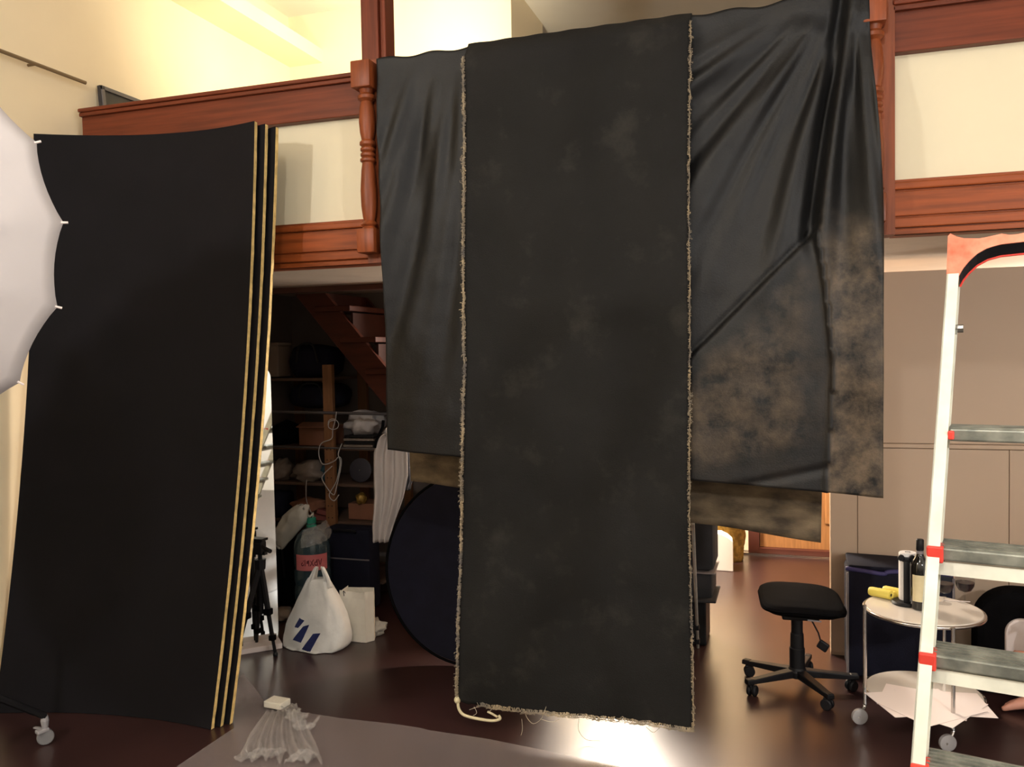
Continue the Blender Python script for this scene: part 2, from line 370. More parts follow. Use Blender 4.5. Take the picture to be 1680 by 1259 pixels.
# ---------------------------------------------------------------- three black boards leaning on the railing
def board(i, label):
    ox, oy = .020*i, .046*i
    bl, br = V((-3.545+ox, 2.96+oy, .002)), V((-2.440+ox*1.2, 3.092+oy*.72, .002))
    tl, tr = V((-3.45+ox, 3.215+oy*.6, 2.745-.03*i)), V((-2.275+ox*1.9, 3.31+oy*.55, 2.712-.010*i))
    bl.x = max(bl.x, XL+.012)
    bowt, bowb, sag = .125, .07, .060
    def base(u, v):
        p = (bl*(1-u)+br*u)*(1-v) + (tl*(1-u)+tr*u)*v
        bow = (bowt*v+bowb*(1-v))*4*u*(1-u)
        return p + V((.003*4*v*(1-v)*u, bow + sag*4*v*(1-v), 0))
    def slab(off, th, trim, rag=0, nu=24, nv=60):
        g = G(); L = []
        for d in (off, off+th):
            vv = []
            for j in range(nv+1):
                row = []
                for k in range(nu+1):
                    u, v = trim+(1-2*trim)*k/nu, (trim+(1-2*trim)*j/nv)
                    if rag and (k in (0, nu) or j in (0, nv)):
                        e = rag*(.4+fbm(V((j*.9, k*.9, i*3.1)), 3))
                        u += e*(1 if k == nu else -1 if k == 0 else 0); v -= .0015*(j == nv)
                    q = base(u, max(v, .0003)); q.y += d; row.append(g.b.verts.new(q))
                vv.append(row)
            L.append(vv)
        A, B = L
        for j in range(nv):
            for k in range(nu):
                g.b.faces.new((A[j][k], A[j][k+1], A[j+1][k+1], A[j+1][k])); g.b.faces.new((B[j][k], B[j+1][k], B[j+1][k+1], B[j][k+1]))
        for j in range(nv):
            g.b.faces.new((A[j][0], A[j+1][0], B[j+1][0], B[j][0])); g.b.faces.new((A[j][nu], B[j][nu], B[j+1][nu], A[j+1][nu]))
        for k in range(nu):
            g.b.faces.new((A[0][k], B[0][k], B[0][k+1], A[0][k+1])); g.b.faces.new((A[nv][k], A[nv][k+1], B[nv][k+1], B[nv][k]))
        return g
    t = thing('foam_board', label, 'board', (-3.0, 3.1+oy, 0), 'black boards leaning on the railing')
    obj('front_face', slab(0, .002, .0), 'board_black', t, smooth='auto')
    obj('foam_core', slab(.0022, .019, -.0006, .0022), 'foam', t)['label'] = 'ragged yellow foam edge'
    obj('back_face', slab(.0214, .002, .0), 'board_black', t, smooth='auto')
board(0, 'front black bowed foam board leaning on the railing, its face in full view')
board(1, 'middle black foam board, sandwiched between the other two black boards')
board(2, 'rearmost black foam board, behind two others and nearest the tall mirror')

# ================================================================ CLOTHS
# brown mottled cloth, furthest back, slung under the beam
def rear_cloth():
    g = G(); a, b = -1.74, .125
    def f(u, v):
        x = a+(b-a)*u
        zb = 1.035-.20*u + .006*sin(u*9)
        z = 2.06*(1-v)+zb*v
        return V((x + .015*sin(v*3)*(u-.3), 3.72 + .016*sin(u*17+1.2*sin(v*2)) + .012*fbm(V((u*5, v*4, 3))), z))
    g.grid(f, 90, 40)
    return tag(obj('backdrop_cloth', g, 'canvas_back', smooth=True, solid=.003), 'brown mottled backdrop cloth hanging lowest behind the black ones', 'cloth')
rear_cloth()
# wide black backdrop with folds
EDGE = [(0, 1418), (100, 1424), (200, 1438), (300, 1446), (385, 1448), (500, 1447), (600, 1446), (700, 1444), (812, 1442)]
def interp(tab, y):
    for (a, b), (c, d) in zip(tab, tab[1:]):
        if y <= c: return b+(d-b)*max(0, (y-a))/(c-a)
    return tab[-1][1]
def smooth01(x): x = min(1, max(0, x)); return x*x*(3-2*x)
FLAP = [(0, 1396), (150, 1375), (300, 1352), (390, 1340), (470, 1352), (600, 1366), (700, 1360), (815, 1352)]
def wide():
    g = G(); lay = g.b.verts.layers.float.new('paint'); NU, NV = 240, 190; vv = []
    for j in range(-6, NV+1):
        row = []
        for k in range(NU+1):
            u = k/NU; v = max(j, 0)/NV
            # pixel-free parametrisation: x across the rail, z from rail to hem
            xl, xr = -1.745, .295 + .045*smooth01(v*2.2)
            X = xl+(xr-xl)*u
            zb = 1.215 + (1.075-1.215)*u
            zt = 2.975 + .006*sin(u*60)*(1 if u < .22 or u > .68 else 0)
            Z = zt*(1-v)+zb*v
            px, py = 840, 600
            d = V((X, 3.475, Z))-CP; q = d.dot(fw); px = 840+F*d.dot(RT)/q; py = 629.5-F*d.dot(UP)/q
            Y = 3.475; pa = 0.0
            if px > 1100:
                r = math.hypot(px-1405, py+60); th = math.atan2(1405-px, py+60)
                fade = smooth01((py-20)/120)*(1-.75*smooth01((py-300)/260))
                Y += .019*fade*sin(th*17+.6)*smooth01(r/120) + .010*fade*sin(th*39+.6*sin(py*.02))+.004*fade*sin(th*71+py*.01)
                # shadowed pleat then the outer flap standing forward
                s = px-interp(FLAP, py)
                Y += -.040*smooth01((s+8)/14)*smooth01((py+40)/200)*(1-.55*smooth01((py-600)/120)) + .05*smooth01(1-abs(s+16)/18)*smooth01((440-py)/100)
                Y += .016*sin((s-8)/15.0)*smooth01(s/20)*(1-.9*smooth01((py-330)/200))
                # diagonal fold from the flap down to the canvas edge
                dg = (py-380) - (1340-px)*1.0
                if s < 4:
                    Y += -.030*smooth01((dg+3)/5)*smooth01((px-1120)/15)*(1-.35*smooth01((py-560)/200))
                    Y += .009*smooth01(1-abs(dg+9)/9)
                    pa = smooth01((dg-15-22*fbm(V((px*.02, py*.02, 0))))/60)*(.45+.25*smooth01((py-520)/80))*(1-.75*smooth01((px-1290)/50)) * (1-.85*smooth01((py-735+ (px-1200)*.2)/30))
                    Y += .010*smooth01(1-abs(py-(800-(px-1200)*.2))/12)
                else:
                    pa = smooth01((py-330-40*fbm(V((px*.03, py*.02, 4))))/120)*(1.0+.25*smooth01((py-600)/100))
            elif px < 800:
                r = py-90; th = (px-690+ .16*(py-100))/ (40+ .12*max(0, py-100))
                fade = smooth01((py-100)/140)*(1-.5*smooth01((py-480)/200))
                Y += .020*fade*sin(th*2.6+.8) + .012*fade*sin(th*6.1+.8*sin(py*.013)) + .004*fade*sin(th*13+py*.02)
                Y += .012*smooth01((630-px)/-40+.6)
            Y += .005*fbm(V((X*4, 0, Z*4))); Y = min(Y, 3.522 if not 772 < px < 1122 else 3.50)
            if px > 1240 and py < 60: Y -= .03*smooth01((60-py)/40)*smooth01((px-1240)/90)
            if 772 < px < 1122: Y = max(Y, 3.465)
            if j < 0:      # wrap over the rail and hang a little behind
                a = -j/6; Y = Y+(3.72-Y)*smooth01(a*1.3); Z = zt + .004 - (.10*smooth01((a-.6)/.4))
            vt = g.b.verts.new((X, Y, Z)); vt[lay] = pa; row.append(vt)
        vv.append(row)
    for a, b in zip(vv, vv[1:]):
        for k in range(NU): g.b.faces.new((a[k], a[k+1], b[k+1], b[k]))
    return tag(obj('backdrop_cloth', g, 'backdrop', smooth=True, solid=.003), 'wide black backdrop cloth draped over the railing with folds and a brown flap at right', 'cloth')
wide()
# narrow painted canvas strip in front
cv = thing('canvas_strip', 'long charcoal painted canvas strip with frayed pale edges hanging to the floor', 'cloth', (-.9, 3.46, .03))
CL = [(762, 94), (763, 250), (761, 420), (763, 600), (759, 760), (757, 900), (752, 1040), (751, 1152)]
CRT = [(1133, 36), (1130, 200), (1130, 420), (1131, 600), (1130, 760), (1131, 900), (1135, 1050), (1138, 1198)]
YC = 3.43
def edge_at(tab, v):
    n = len(tab)-1; k = min(int(v*n), n-1); t = v*n-k
    return tab[k][0]*(1-t)+tab[k+1][0]*t, tab[k][1]*(1-t)+tab[k+1][1]*t
WL = [onY(*p, YC) for p in CL]; WR = [onY(*p, YC) for p in CRT]
def along(T, v):
    n = len(T)-1; k = min(int(v*n), n-1); t = v*n-k; return T[k]*(1-t)+T[k+1]*t
def canvas_pt(u, v):
    a, b = along(WL, v), along(WR, v); p = a*(1-u)+b*u
    jag = .004*fbm(V((v*60, 5*round(u), 1)), 3) if u in (0, 1) else 0
    return p + V((jag, .010*sin(u*7+v*3)*v + .010*fbm(V((u*3, v*7, 9))) + .004*fbm(V((u*14, v*26, 2)))*smooth01(1-abs(v-.55)*1.6), 0 if v < 1 else .008*fbm(V((u*30, 0, 0)))))
def canvas_mesh():
    g = G(); NU, NV = 60, 150; vv = []
    for j in range(-5, NV+1):
        row = []
        for k in range(NU+1):
            p = canvas_pt(k/NU, max(j, 0)/NV)
            if j < 0: a = -j/5; p = V((p.x, YC+(3.74-YC)*smooth01(a*1.3), 2.986 - .12*smooth01((a-.6)/.4)+.0015*sin(k*.7)))
            elif j < 4: p = p + V((0, 0, 0)); p.z = min(p.z, 2.984)
            row.append(g.b.verts.new(p))
        vv.append(row)
    for a, b in zip(vv, vv[1:]):
        for k in range(NU): g.b.faces.new((a[k], a[k+1], b[k+1], b[k]))
    return g
obj('painted_face', canvas_mesh(), 'canvas', cv, smooth=True, solid=.003)
def fringe(u, seed, n, ln, dens):
    rnd = random.Random(seed); g = G()
    for i in range(n):
        v = rnd.random(); p = canvas_pt(u, v); s = -1 if u == 0 else 1
        L = ln*(.4+rnd.random())*(.45+.9*abs(noise.noise(V((v*9, seed, 0))))+.25)
        q = p + V((s*L*rnd.uniform(-.35, .9), -rnd.uniform(.002, .018), rnd.uniform(-.9, .9)*L))
        mid = (p+q)/2 + V((s*rnd.uniform(-.3, .6)*L, -.006, rnd.uniform(-.3, .3)*L))
        p = p + V((-s*rnd.uniform(0, .006), -.004, 0))
        g.tube([p, mid, q], rnd.uniform(.0008, .0017), 3)
    return g
a = obj('frayed_edge', fringe(0, 3, 1500, .016, 1), 'fringe', cv); a['kind'] = 'stuff'; a['label'] = 'thick pale frayed left edge'
a = obj('frayed_edge', fringe(1, 5, 1100, .012, 1), 'fringe', cv); a['kind'] = 'stuff'; a['label'] = 'thin grey frayed right edge'
# twisted pale cord along the left edge
def cord(u, r, seed, amp):
    g = G(); pts = []
    for i in range(420):
        v = i/419; p = canvas_pt(u, v); pts.append(p + V((amp*noise.noise(V((v*14, seed, 0))) + (-.004 if u == 0 else .003), -.007+.003*cos(i*1.7), 0)))
    rs = [r*(.55+.9*abs(noise.noise(V((i*.21, seed, 4))))+.35*(i % 3 == 0)) for i in range(420)]
    return g.tube(pts, rs, 5)
a = obj('selvedge_cord', cord(0, .0055, 2, .004), 'fringe', cv)
a = obj('selvedge_cord', cord(1, .0026, 8, .003), 'fringe', cv)
def hem():
    rnd = random.Random(11); g = G()
    for i in range(520):
        u = rnd.uniform(.05, 1)**.8; p = canvas_pt(u, 1.0); L = rnd.uniform(.004, .018)*(.5+1.1*abs(noise.noise(V((u*14, 3, 1)))))
        g.tube([p + V((0, -.003, .01)), p + V((rnd.uniform(-.01, .01), -.008, -L*.3)), p + V((rnd.uniform(-.02, .02), -.01, -L*.7))], rnd.uniform(.0007, .0015), 3)
    return g
a = obj('frayed_hem', hem(), 'fringe', cv); a['kind'] = 'stuff'
for pts in ([(856, 1180), (857, 1198), (852, 1215)], [(862, 1172), (866, 1180), (875, 1188), (888, 1180), (896, 1160)], [(950, 1180), (949, 1198), (962, 1214), (985, 1216)], [(915, 1174), (930, 1178), (943, 1180)],
            [(886, 1180), (905, 1185), (918, 1180)], [(1060, 1193), (1072, 1202), (1085, 1192)], [(770, 1165), (790, 1158)], [(778, 1160), (782, 1170), (776, 1175)], [(800, 1170), (812, 1160)]):
    obj('loose_thread', G().tube(bez([onY(x, y, YC-.01) for x, y in pts], 12), .0011, 4), 'thread', cv)
obj('hem_strip', G().tube(bez([onY(x, y, YC-.008) for x, y in ((751, 1150), (753, 1164), (762, 1174), (785, 1180), (808, 1183), (820, 1180), (818, 1174))], 30), [.008]*5+[.0065]*25 if False else .0068, 6), 'cream_strip', cv, smooth=True)['label'] = 'curled cream strip at the bottom left corner'
obj('hem_knot', G().ball(onY(750, 1149, YC-.008), (.014, .012, .016), 2, lump=.3), 'cream_strip', cv, smooth=True)
obj('hem_strip', G().tube(bez([onY(x, y, YC-.006) for x, y in ((800, 1168), (808, 1172), (816, 1177))], 8), .005, 6), 'cream_strip', cv, smooth=True)

# ================================================================ LEFT FOREGROUND
# white shoot-through umbrella on a boom stand
UC = V(onY(-249, 410, 1.75)); ax = -fw
sx = RT; sy = UP
UR = .256*(UC-CP).dot(fw)
um = thing('umbrella', 'large white scalloped photo umbrella at the left edge of the frame', 'umbrella', UC)
PH = math.atan2(0, 1)
def upt(a, r):
    k = (a-UPH)/(2*pi/16); t = k-math.floor(k); sc_ = 1-.034*sin(pi*t)**.8*r*r
    R_ = UR*r*sc_; dome = .24*(1-(r*sc_)**2) - .012*sin(pi*t)*r*(1-r)*4
    return UC + sx*(R_*cos(a)) + sy*(R_*sin(a)) + ax*dome
# phase so that a tip points at pixel (107,365) as seen from the camera side
UPH = math.atan2(45, 356)
obj('canopy', G().grid(lambda u, v: upt(UPH+u*2*pi, .001+.999*v), 128, 20, True), 'umbrella_white', um, smooth=True, solid=.0015)
for k in range(16):
    a = UPH+k*2*pi/16
    obj('rib', G().tube([upt(a, r)-ax*.006 for r in (.05, .3, .6, .85, 1.0)], .002, 5), 'steel', um)
    obj('rib_tip', G().tube([upt(a, .992), upt(a, 1.0)+(upt(a, 1)-upt(a, .9)).normalized()*.012], .0035, 6), 'paper', um)
obj('shaft', G().tube([UC+ax*.23, UC-ax*.45], .005, 8), 'steel', um)
base = V((-3.16, 2.42, 0))
st = thing('light_stand', 'black tripod light stand on casters holding the white umbrella', 'stand', base)
obj('column', G().tube([base+V((0, 0, .06)), base+V((0, 0, 2.0))], [.016, .014], 10), 'black_plastic', st)
J = base+V((0, 0, 2.0))
obj('boom_arm', G().tube([J, UC-ax*.40-V((0, 0, .03))], .011, 8), 'black_plastic', st)
obj('clamp', G().box(UC-ax*.40-V((0, 0, .015)), (.05, .05, .06), bev=.006), 'black_plastic', st)
obj('clamp', G().box(J, (.05, .05, .07), bev=.008), 'black_plastic', st)
def stand_leg(foot):
    foot = V(foot); top = base + V((0, 0, .42)); end = foot + V((0, 0, .125))
    lg = obj('leg', G().tube([top, end], .015, 8), 'black_plastic', st)
    d = (foot-base).normalized()
    cs = obj('caster', G().tube([end, end-V((0, 0, .02)), end-V((0, 0, .055))], [.013, .017, .012], 10).box(end-V((0, 0, .06))-d*.012, (.05, .03, .016), rot=(0, 0, math.atan2(d.y, d.x)), bev=.004).box(end-V((0, 0, .062))+V((-.035, 0, .004)), (.05, .012, .006)), 'caster_white', lg)
    Mx = Matrix.Rotation(.9, 3, 'Z') @ Matrix.Rotation(pi/2, 3, 'X')
    obj('wheel', G().lathe([(.008, -.011), (.03, -.011), (.034, -.006), (.034, .006), (.03, .011), (.008, .011)], foot+V((0, 0, .034)), 20, Mx), 'clear_caster', lg, smooth='auto')
f1 = onZ(75, 1222, 0)
stand_leg(f1); 
for k in (1, 2):
    d = V((f1.x-base.x, f1.y-base.y, 0)); d.rotate(Matrix.Rotation(k*2*pi/3, 3, 'Z')); q = base+d
    q.x = max(q.x, XL+.13); stand_leg(q)
# rod and dark frame on the left wall
rd = thing('wall_rod', 'thin brown rod fixed high on the left cream wall', 'rod', (XL+.05, 2.6, 3.11))
obj('rod', G().tube([(XL+.05, 1.6, 3.11), (XL+.05, 3.61, 3.11)], .010, 8), 'rod_wood', rd)
for y in (1.9, 3.3): obj('bracket', G().tube([(XL, y, 3.11), (XL+.05, y, 3.11)], .007, 6), 'rod_wood', rd)
fr = thing('picture_frame', 'dark grey flat frame leaning on the wall behind the railing', 'frame', (XL+.05, 3.95, ZU))
g = G().prism([(XL+.10, 3.72, ZU), (XL+.10, 4.35, ZU), (XL+.02, 4.35, 3.13), (XL+.02, 3.72, 3.13)], (.022, 0, .002)); obj('board', g, 'frame_dark', fr)
g = G()
for a, b in (((3.72, ZU), (3.74, 3.13)), ((4.33, ZU), (4.35, 3.13)), ((3.72, 3.11), (4.35, 3.13))):
    def X(z): return XL+.10-.08*(z-ZU)/(3.13-ZU)+.024
    g.prism([(X(a[1]), a[0], a[1]), (X(a[1]), b[0], a[1]), (X(b[1]), b[0], b[1]), (X(b[1]), a[0], b[1])], (.008, 0, 0))
obj('rim', g, 'frame_edge', fr)
def X(z): return XL+.10-.08*(z-ZU)/(3.13-ZU)+.024
obj('inset', G().prism([(X(2.95), 3.85, 2.95), (X(2.95), 4.2, 2.95), (X(3.06), 4.2, 3.06), (X(3.06), 3.85, 3.06)], (.004, 0, 0)), 'black_plastic', fr)

# ================================================================ UNDER THE GALLERY, LEFT
# staircase
sc_ = thing('staircase', 'dark red wooden stair running down to the right under the gallery', 'stairs', (-2.2, 5.2, 0))
S0, S1 = V((-3.095, 0, 2.06)), V((-1.30, 0, 0)); sd = (S1-S0)
def strg(y): 
    n_ = V((.225, 0, 0))
    return G().prism([(S0.x, y, S0.z), (S1.x, y, 0.0), (S1.x+n_.x, y, 0.0), (S0.x+n_.x, y, S0.z)], (0, .04, 0))
obj('stringer', strg(4.90), 'stair_wood', sc_); obj('stringer', strg(5.46), 'stair_wood', sc_)
N = 10
for k in range(N):
    t = (k+.5)/N; p = S0+sd*t + V((.225, 0, 0))
    obj('tread', G().span((p.x-.16, 4.88, p.z-.02), (p.x+.10, 5.52, p.z+.015), bev=.004), 'stair_wood', sc_)
    obj('riser', G().span((p.x-.10, 4.93, p.z+.015), (p.x-.085, 5.46, min(p.z+.175, 2.06))), 'stair_dark', sc_)
# shelf unit
su = thing('shelf_unit', 'wooden post shelf unit crammed with bags under the stair', 'shelf', (-3.05, 5.25, 0))
for x, y in ((-2.93, 5.02), (-3.46, 5.02), (-3.46, 5.5), (-2.93, 5.5)):
    zt = 1.59
    o = obj('post', G().span((x-.036, y-.018, 0), (x+.036, y+.018, zt), bev=.003), 'pine', su)
    if (x, y) == (-2.93, 5.02):
        for z in (1.02, .83, .73, .64, .56, .95):
            for dx in (-.015, .014): obj('hole', G().lathe([(.004, -.001), (.004, .003)], (x+dx, y-.0175, z), 8, Matrix.Rotation(pi/2, 3, 'X')), 'dark_hole', o)
for z in (1.50, 1.03, .785, .53, .14):
    obj('shelf', G().span((-3.49, 5.04, z-.018), (-2.965 if z > 1.2 else -2.57, 5.52, z)), 'shelf_board', su)
obj('rail', G().tube([(-3.49, 5.0, 1.275), (-2.45, 5.0, 1.262)], .010, 8), 'shelf_metal', su)
obj('rail', G().tube([(-3.49, 5.0, 1.035), (-2.57, 5.0, 1.03)], .006, 8), 'shelf_metal', su)
obj('post', G().span((-2.60, 5.46, 0), (-2.55, 5.5, 1.03)), 'pine', su)
# things on the shelves
def lumpy(name, label, cat, c, r, m, lump=.35, seed=1, freq=2.2, group=None, sub=3):
    c = V(c); return tag(obj(name, G().ball(c, r, sub, lump=lump, seed=seed, freq=freq), m, smooth=True), label, cat, group)
def bag(name, label, c, r, m, seed, handle=True, z0=None):
    """soft duffel: rounded box body with strap and zip"""
    c = V(c); t = thing(name, label, 'bag', (c.x, c.y, c.z-r[2]))
    def f(u, v):
        a = u*2*pi; b = (v-.5)*pi; ce = lambda x, e: math.copysign(abs(x)**e, x)
        x = ce(cos(b), .5)*ce(cos(a), .5); y = ce(cos(b), .5)*ce(sin(a), .5); z = ce(sin(b), .55)
        k = 1+.10*fbm(V((x*1.4+seed, y*1.4, z*1.4)))
        return c+V((x*r[0]*k, y*r[1]*k, max(z*r[2]*k, -r[2])))
    obj('body', G().grid(f, 28, 16, True), m, t, smooth=True)
    if handle: obj('strap', G().tube(bez([c+V((-r[0]*.5, -r[1]*1.0, -.1*r[2])), c+V((-r[0]*.3, -r[1]*1.1, r[2]*.95)), c+V((r[0]*.3, -r[1]*1.1, r[2]*1.0)), c+V((r[0]*.5, -r[1]*1.0, -.1*r[2]))], 16), .008, 6), 'black_plastic', t)
    return t
bag('duffel_bag', 'black duffel bag lying on the top shelf under the soffit', (-3.12, 5.2, 1.615), (.17, .13, .11), 'navy_fabric', 1)
bx = thing('storage_box', 'beige storage box at left end of the top shelf', 'box', (-3.40, 5.1, 1.505))
obj('body', G().box((-3.40, 5.12, 1.62), (.14, .16, .22), bev=.012), 'beige_box', bx); obj('lid', G().box((-3.40, 5.12, 1.737), (.15, .17, .02), bev=.006), 'beige_box', bx)
bag('shoulder_bag', 'dark navy bag on the second shelf above the metal bar', (-3.12, 5.25, 1.37), (.20, .14, .085), 'navy_fabric', 4)
obj_ = thing('carton', 'brown cardboard carton behind the white cables', 'box', (-3.10, 5.15, 1.032))
obj('body', G().box((-3.10, 5.2, 1.10), (.24, .2, .135), bev=.004), 'cardboard', obj_); obj('flap', G().box((-3.09, 5.085, 1.178), (.22, .10, .006), rot=(.25, 0, .04)), 'cardboard', obj_)
lumpy('black_bag', 'black soft bag at the left end of the third shelf', 'bag', (-3.38, 5.2, 1.11), (.09, .14, .085), 'black_fabric', .2, 5)
# white cloth bundle and flat stack right of the post
lumpy('cloth_bundle', 'crumpled white cloth bundle right of the wooden shelf post', 'cloth', (-2.75, 5.2, 1.185), (.13, .12, .085), 'shirt', .5, 3, 3.0)
for k in range(4):
    tag(obj('flat_box', G().box((-2.75+.01*(k % 2), 5.18, 1.040+.021*k), (.22, .22, .016), rot=(0, 0, .03*(k % 3)), bev=.002), ('dim_plastic', 'black_plastic')[k % 2]),
        ('pale flat box at the bottom of the stack under the white bundle', 'dark flat box second from bottom under the white bundle', 'pale flat box third from bottom under the white bundle', 'dark flat box right beneath the white cloth bundle')[k], 'box', 'flat boxes under the bundle')
lumpy('plastic_bag', 'translucent plastic bag, left one of two on the fourth shelf', 'bag', (-3.39, 5.12, .855), (.09, .1, .08), 'dim_plastic', .5, 7, 3, 'plastic bags on the shelf')
lumpy('plastic_bag', 'translucent plastic bag, right one of two on the fourth shelf', 'bag', (-3.16, 5.12, .85), (.115, .1, .075), 'dim_plastic', .5, 12, 3, 'plastic bags on the shelf')
lumpy('teal_bag', 'dark teal crumpled bag behind the hanging cable loop', 'bag', (-3.02, 5.15, .835), (.06, .08, .06), 'teal', .4, 2)
ds = thing('round_lid', 'dark round lid standing upright on the shelf beside the shirt', 'lid', (-2.76, 5.15, .785))
Mx = Matrix.Rotation(pi/2-.12, 3, 'X')
obj('disc', G().lathe([(.075, -.006), (.082, -.002), (.082, .004), (.07, .008), (.01, .010)], (-2.76, 5.12, .87), 28, Mx), 'disc_grey', ds, smooth='auto')
obj('knob', G().ball((-2.76, 5.108, .87), .007, 2), 'steel', ds, smooth=True)
bag('navy_bag', 'navy bag at the left end of the lowest stacked shelf', (-3.39, 5.1, .62), (.085, .1, .09), 'navy_fabric', 6, False)
tag(obj('magazine', G().box((-3.12, 5.12, .552), (.26, .2, .04), rot=(0, 0, .1), bev=.003), 'red_box'), 'dark red flat box under the pale wrapped one', 'box')
lumpy('paper_wrap', 'crumpled brown paper parcel on the shelf above the water bottle', 'parcel', (-3.14, 5.08, .62), (.13, .09, .05), 'cardboard', .5, 9, 3)
tag(obj('pencil_box', G().box((-2.99, 5.06, .585), (.12, .10, .03), rot=(0, .25, .3), bev=.004), 'red_box'), 'small reddish box tilted beneath the cable loop', 'box')
lumpy('gold_tin', 'small gold foil parcel right of the wooden post', 'parcel', (-2.75, 5.1, .68), (.035, .04, .04), 'gold_weave', .3, 3)
tag(obj('brown_carton', G().box((-2.74, 5.2, .59), (.22, .2, .11), bev=.004), 'cardboard'), 'brown carton on the low shelf beside the shirt', 'box')
# cables
cb = thing('cable', 'white cable hanging in two long loops from the metal bar', 'cable', onY(545, 700, 4.97))
def pxpath(pts, Y, n=40): return bez([onY(x, y, Y) for x, y in pts], n)
obj('loop', G().tube(pxpath([(552, 676), (550, 690), (546, 705), (544, 720), (527, 728), (523, 745), (530, 762), (548, 757), (556, 750), (560, 760), (552, 800), (546, 812), (530, 790), (530, 780), (545, 765)], 4.97, 60), .0035, 6), 'cable', cb, smooth=True)
obj('loop', G().tube(pxpath([(561, 728), (555, 745), (558, 760), (552, 790), (540, 812), (548, 822), (556, 812)], 4.965, 40), .0035, 6), 'cable', cb, smooth=True)
obj('coil', G().tube(pxpath([(538, 698), (540, 690), (548, 688), (555, 694), (554, 702), (546, 705), (539, 701), (541, 692), (549, 690)], 4.965, 40), .003, 6), 'cable', cb, smooth=True)
obj('loop', G().tube(pxpath([(503, 788), (502, 805), (503, 822), (510, 840), (518, 852)], 4.97, 20), .003, 6), 'cable', cb, smooth=True)
# mirror, standing on the floor, turned to the right
mr_ = thing('standing_mirror', 'tall frameless mirror with rounded top reflecting a ladder, beside the boards', 'mirror', (-2.95, 4.1, 0))
Mb = V((-2.800, 4.17, 0)); md_ = V((-.728, -.686, 0)); mn = V((.686, -.728, 0)); lean = V((-.02, .02, 0))
def mp_(s, z, off=0): return Mb + md_*s + V((0, 0, z)) + lean*(z/1.6) + mn*off
WM, HM, RM = .42, 1.60, .07
def mirror_outline(inset=0):
    o = [(inset, .03+inset), (WM-inset, .03+inset)]
    r = RM-inset
    o += [(WM-RM+r*cos(a), HM-RM+r*sin(a)) for a in [i*pi/16 for i in range(9)]]
    o += [(RM+r*cos(a), HM-RM+r*sin(a)) for a in [pi/2+i*pi/16 for i in range(9)]]
    return o
obj('backing', G().prism([mp_(s, z, -.004) for s, z in mirror_outline()], mn*-.016), 'black_plastic', mr_)
obj('glass', G().prism([mp_(s, z) for s, z in mirror_outline(.001)], mn*-.004), 'mirror', mr_)
obj('base', G().box(mp_(WM/2, .015, .03), (WM, .16, .03), rot=(0, 0, math.atan2(md_.y, md_.x)), bev=.004), 'paper', mr_)
# black camera tripod in front of the mirror
tp = thing('tripod', 'black camera tripod standing in front of the mirror', 'tripod', (-2.74, 3.98, 0))
ap = V(onY(427, 925, 3.97))
obj('centre_column', G().tube([ap+V((0, 0, .05)), ap-V((0, 0, .28))], .012, 8), 'black_plastic', tp)
obj('collar', G().tube([ap+V((0, 0, .025)), ap-V((0, 0, .03))], [.032, .028], 10), 'black_plastic', tp)
obj('pan_head', G().box(ap+V((0, 0, .09)), (.055, .05, .07), bev=.008).box(ap+V((-.01, 0, .135)), (.09, .06, .014), bev=.003).box(ap+V((.002, 0, .06)), (.075, .03, .02), bev=.004), 'black_plastic', tp)
obj('pan_handle', G().tube([ap+V((.02, -.01, .10)), ap+V((.10, -.05, .085))], [.008, .012], 8), 'black_plastic', tp)
for ft in (onZ(452, 1077), onZ(421, 1062), V((-2.84, 3.80, 0))):
    d = ft-ap; k1 = ap+d*.52
    L_ = obj('leg', G().tube([ap+d*.02, k1], [.017, .016], 8).tube([k1, ap+d*.8], .012, 8).tube([ap+d*.8, ft+V((0, 0, .012))], .009, 8), 'black_plastic', tp)
    obj('leg_clamp', G().box(k1, (.04, .04, .035), bev=.005), 'black_fabric', L_); obj('leg_clamp', G().box(ap+d*.8, (.032, .032, .03), bev=.004), 'black_fabric', L_)
    obj('rubber_foot', G().lathe([(.012, 0), (.014, .012), (.010, .022)], ft, 10), 'black_plastic', L_)
    for s in (-.012, .012): 
        pass
# 19-litre water bottle with pink label printed upside down
bw = V(onZ(515, 1013)); bw.y += .0
wb = thing('water_bottle', 'large clear water bottle with pink upside-down label and green neck', 'bottle', (bw.x, bw.y, 0))
HB = onY(520, 850, bw.y).z
prof = [(.0, .001), (.10, .001), (.112, .012), (.114, .05)]
for k in range(3): z = .08+.085*k; prof += [(.114, z), (.108, z+.012), (.108, z+.02), (.114, z+.032)]
prof += [(.114, .345), (.113, .37), (.106, .40), (.088, .43), (.062, .452), (.036, .465), (.028, .475), (.028, .50)]
kz = (HB-.02)/.50; prof = [(max(r, .0005), z*kz) for r, z in prof]
obj('body', G().lathe(prof, (bw.x, bw.y, 0), 36), 'water_bottle', wb, smooth=True)
obj('cap', G().lathe([(.030, HB-.075), (.032, HB-.07), (.032, HB-.045), (.026, HB-.038), (.030, HB-.03), (.030, HB), (.02, HB+.004)], (bw.x, bw.y, 0), 24), 'bottle_green', wb, smooth='auto')
zl0, zl1 = onY(515, 938, bw.y-.11).z, onY(515, 912, bw.y-.11).z
ac = math.atan2(-bw.y, -bw.x)
lb = obj('label', G().grid(lambda u, v: V((bw.x+.1165*cos(ac-.98+1.85*u), bw.y+.1165*sin(ac-.98+1.85*u), zl0+(zl1-zl0)*v)), 24, 2), 'pink_label', wb, smooth=True)
cu = bpy.data.curves.new('print', 'FONT'); cu.body = '\u0410\u0420\u0425\u042b\u0417'; cu.size = .052; cu.align_x = 'CENTER'; cu.align_y = 'CENTER'; cu.offset = .0012
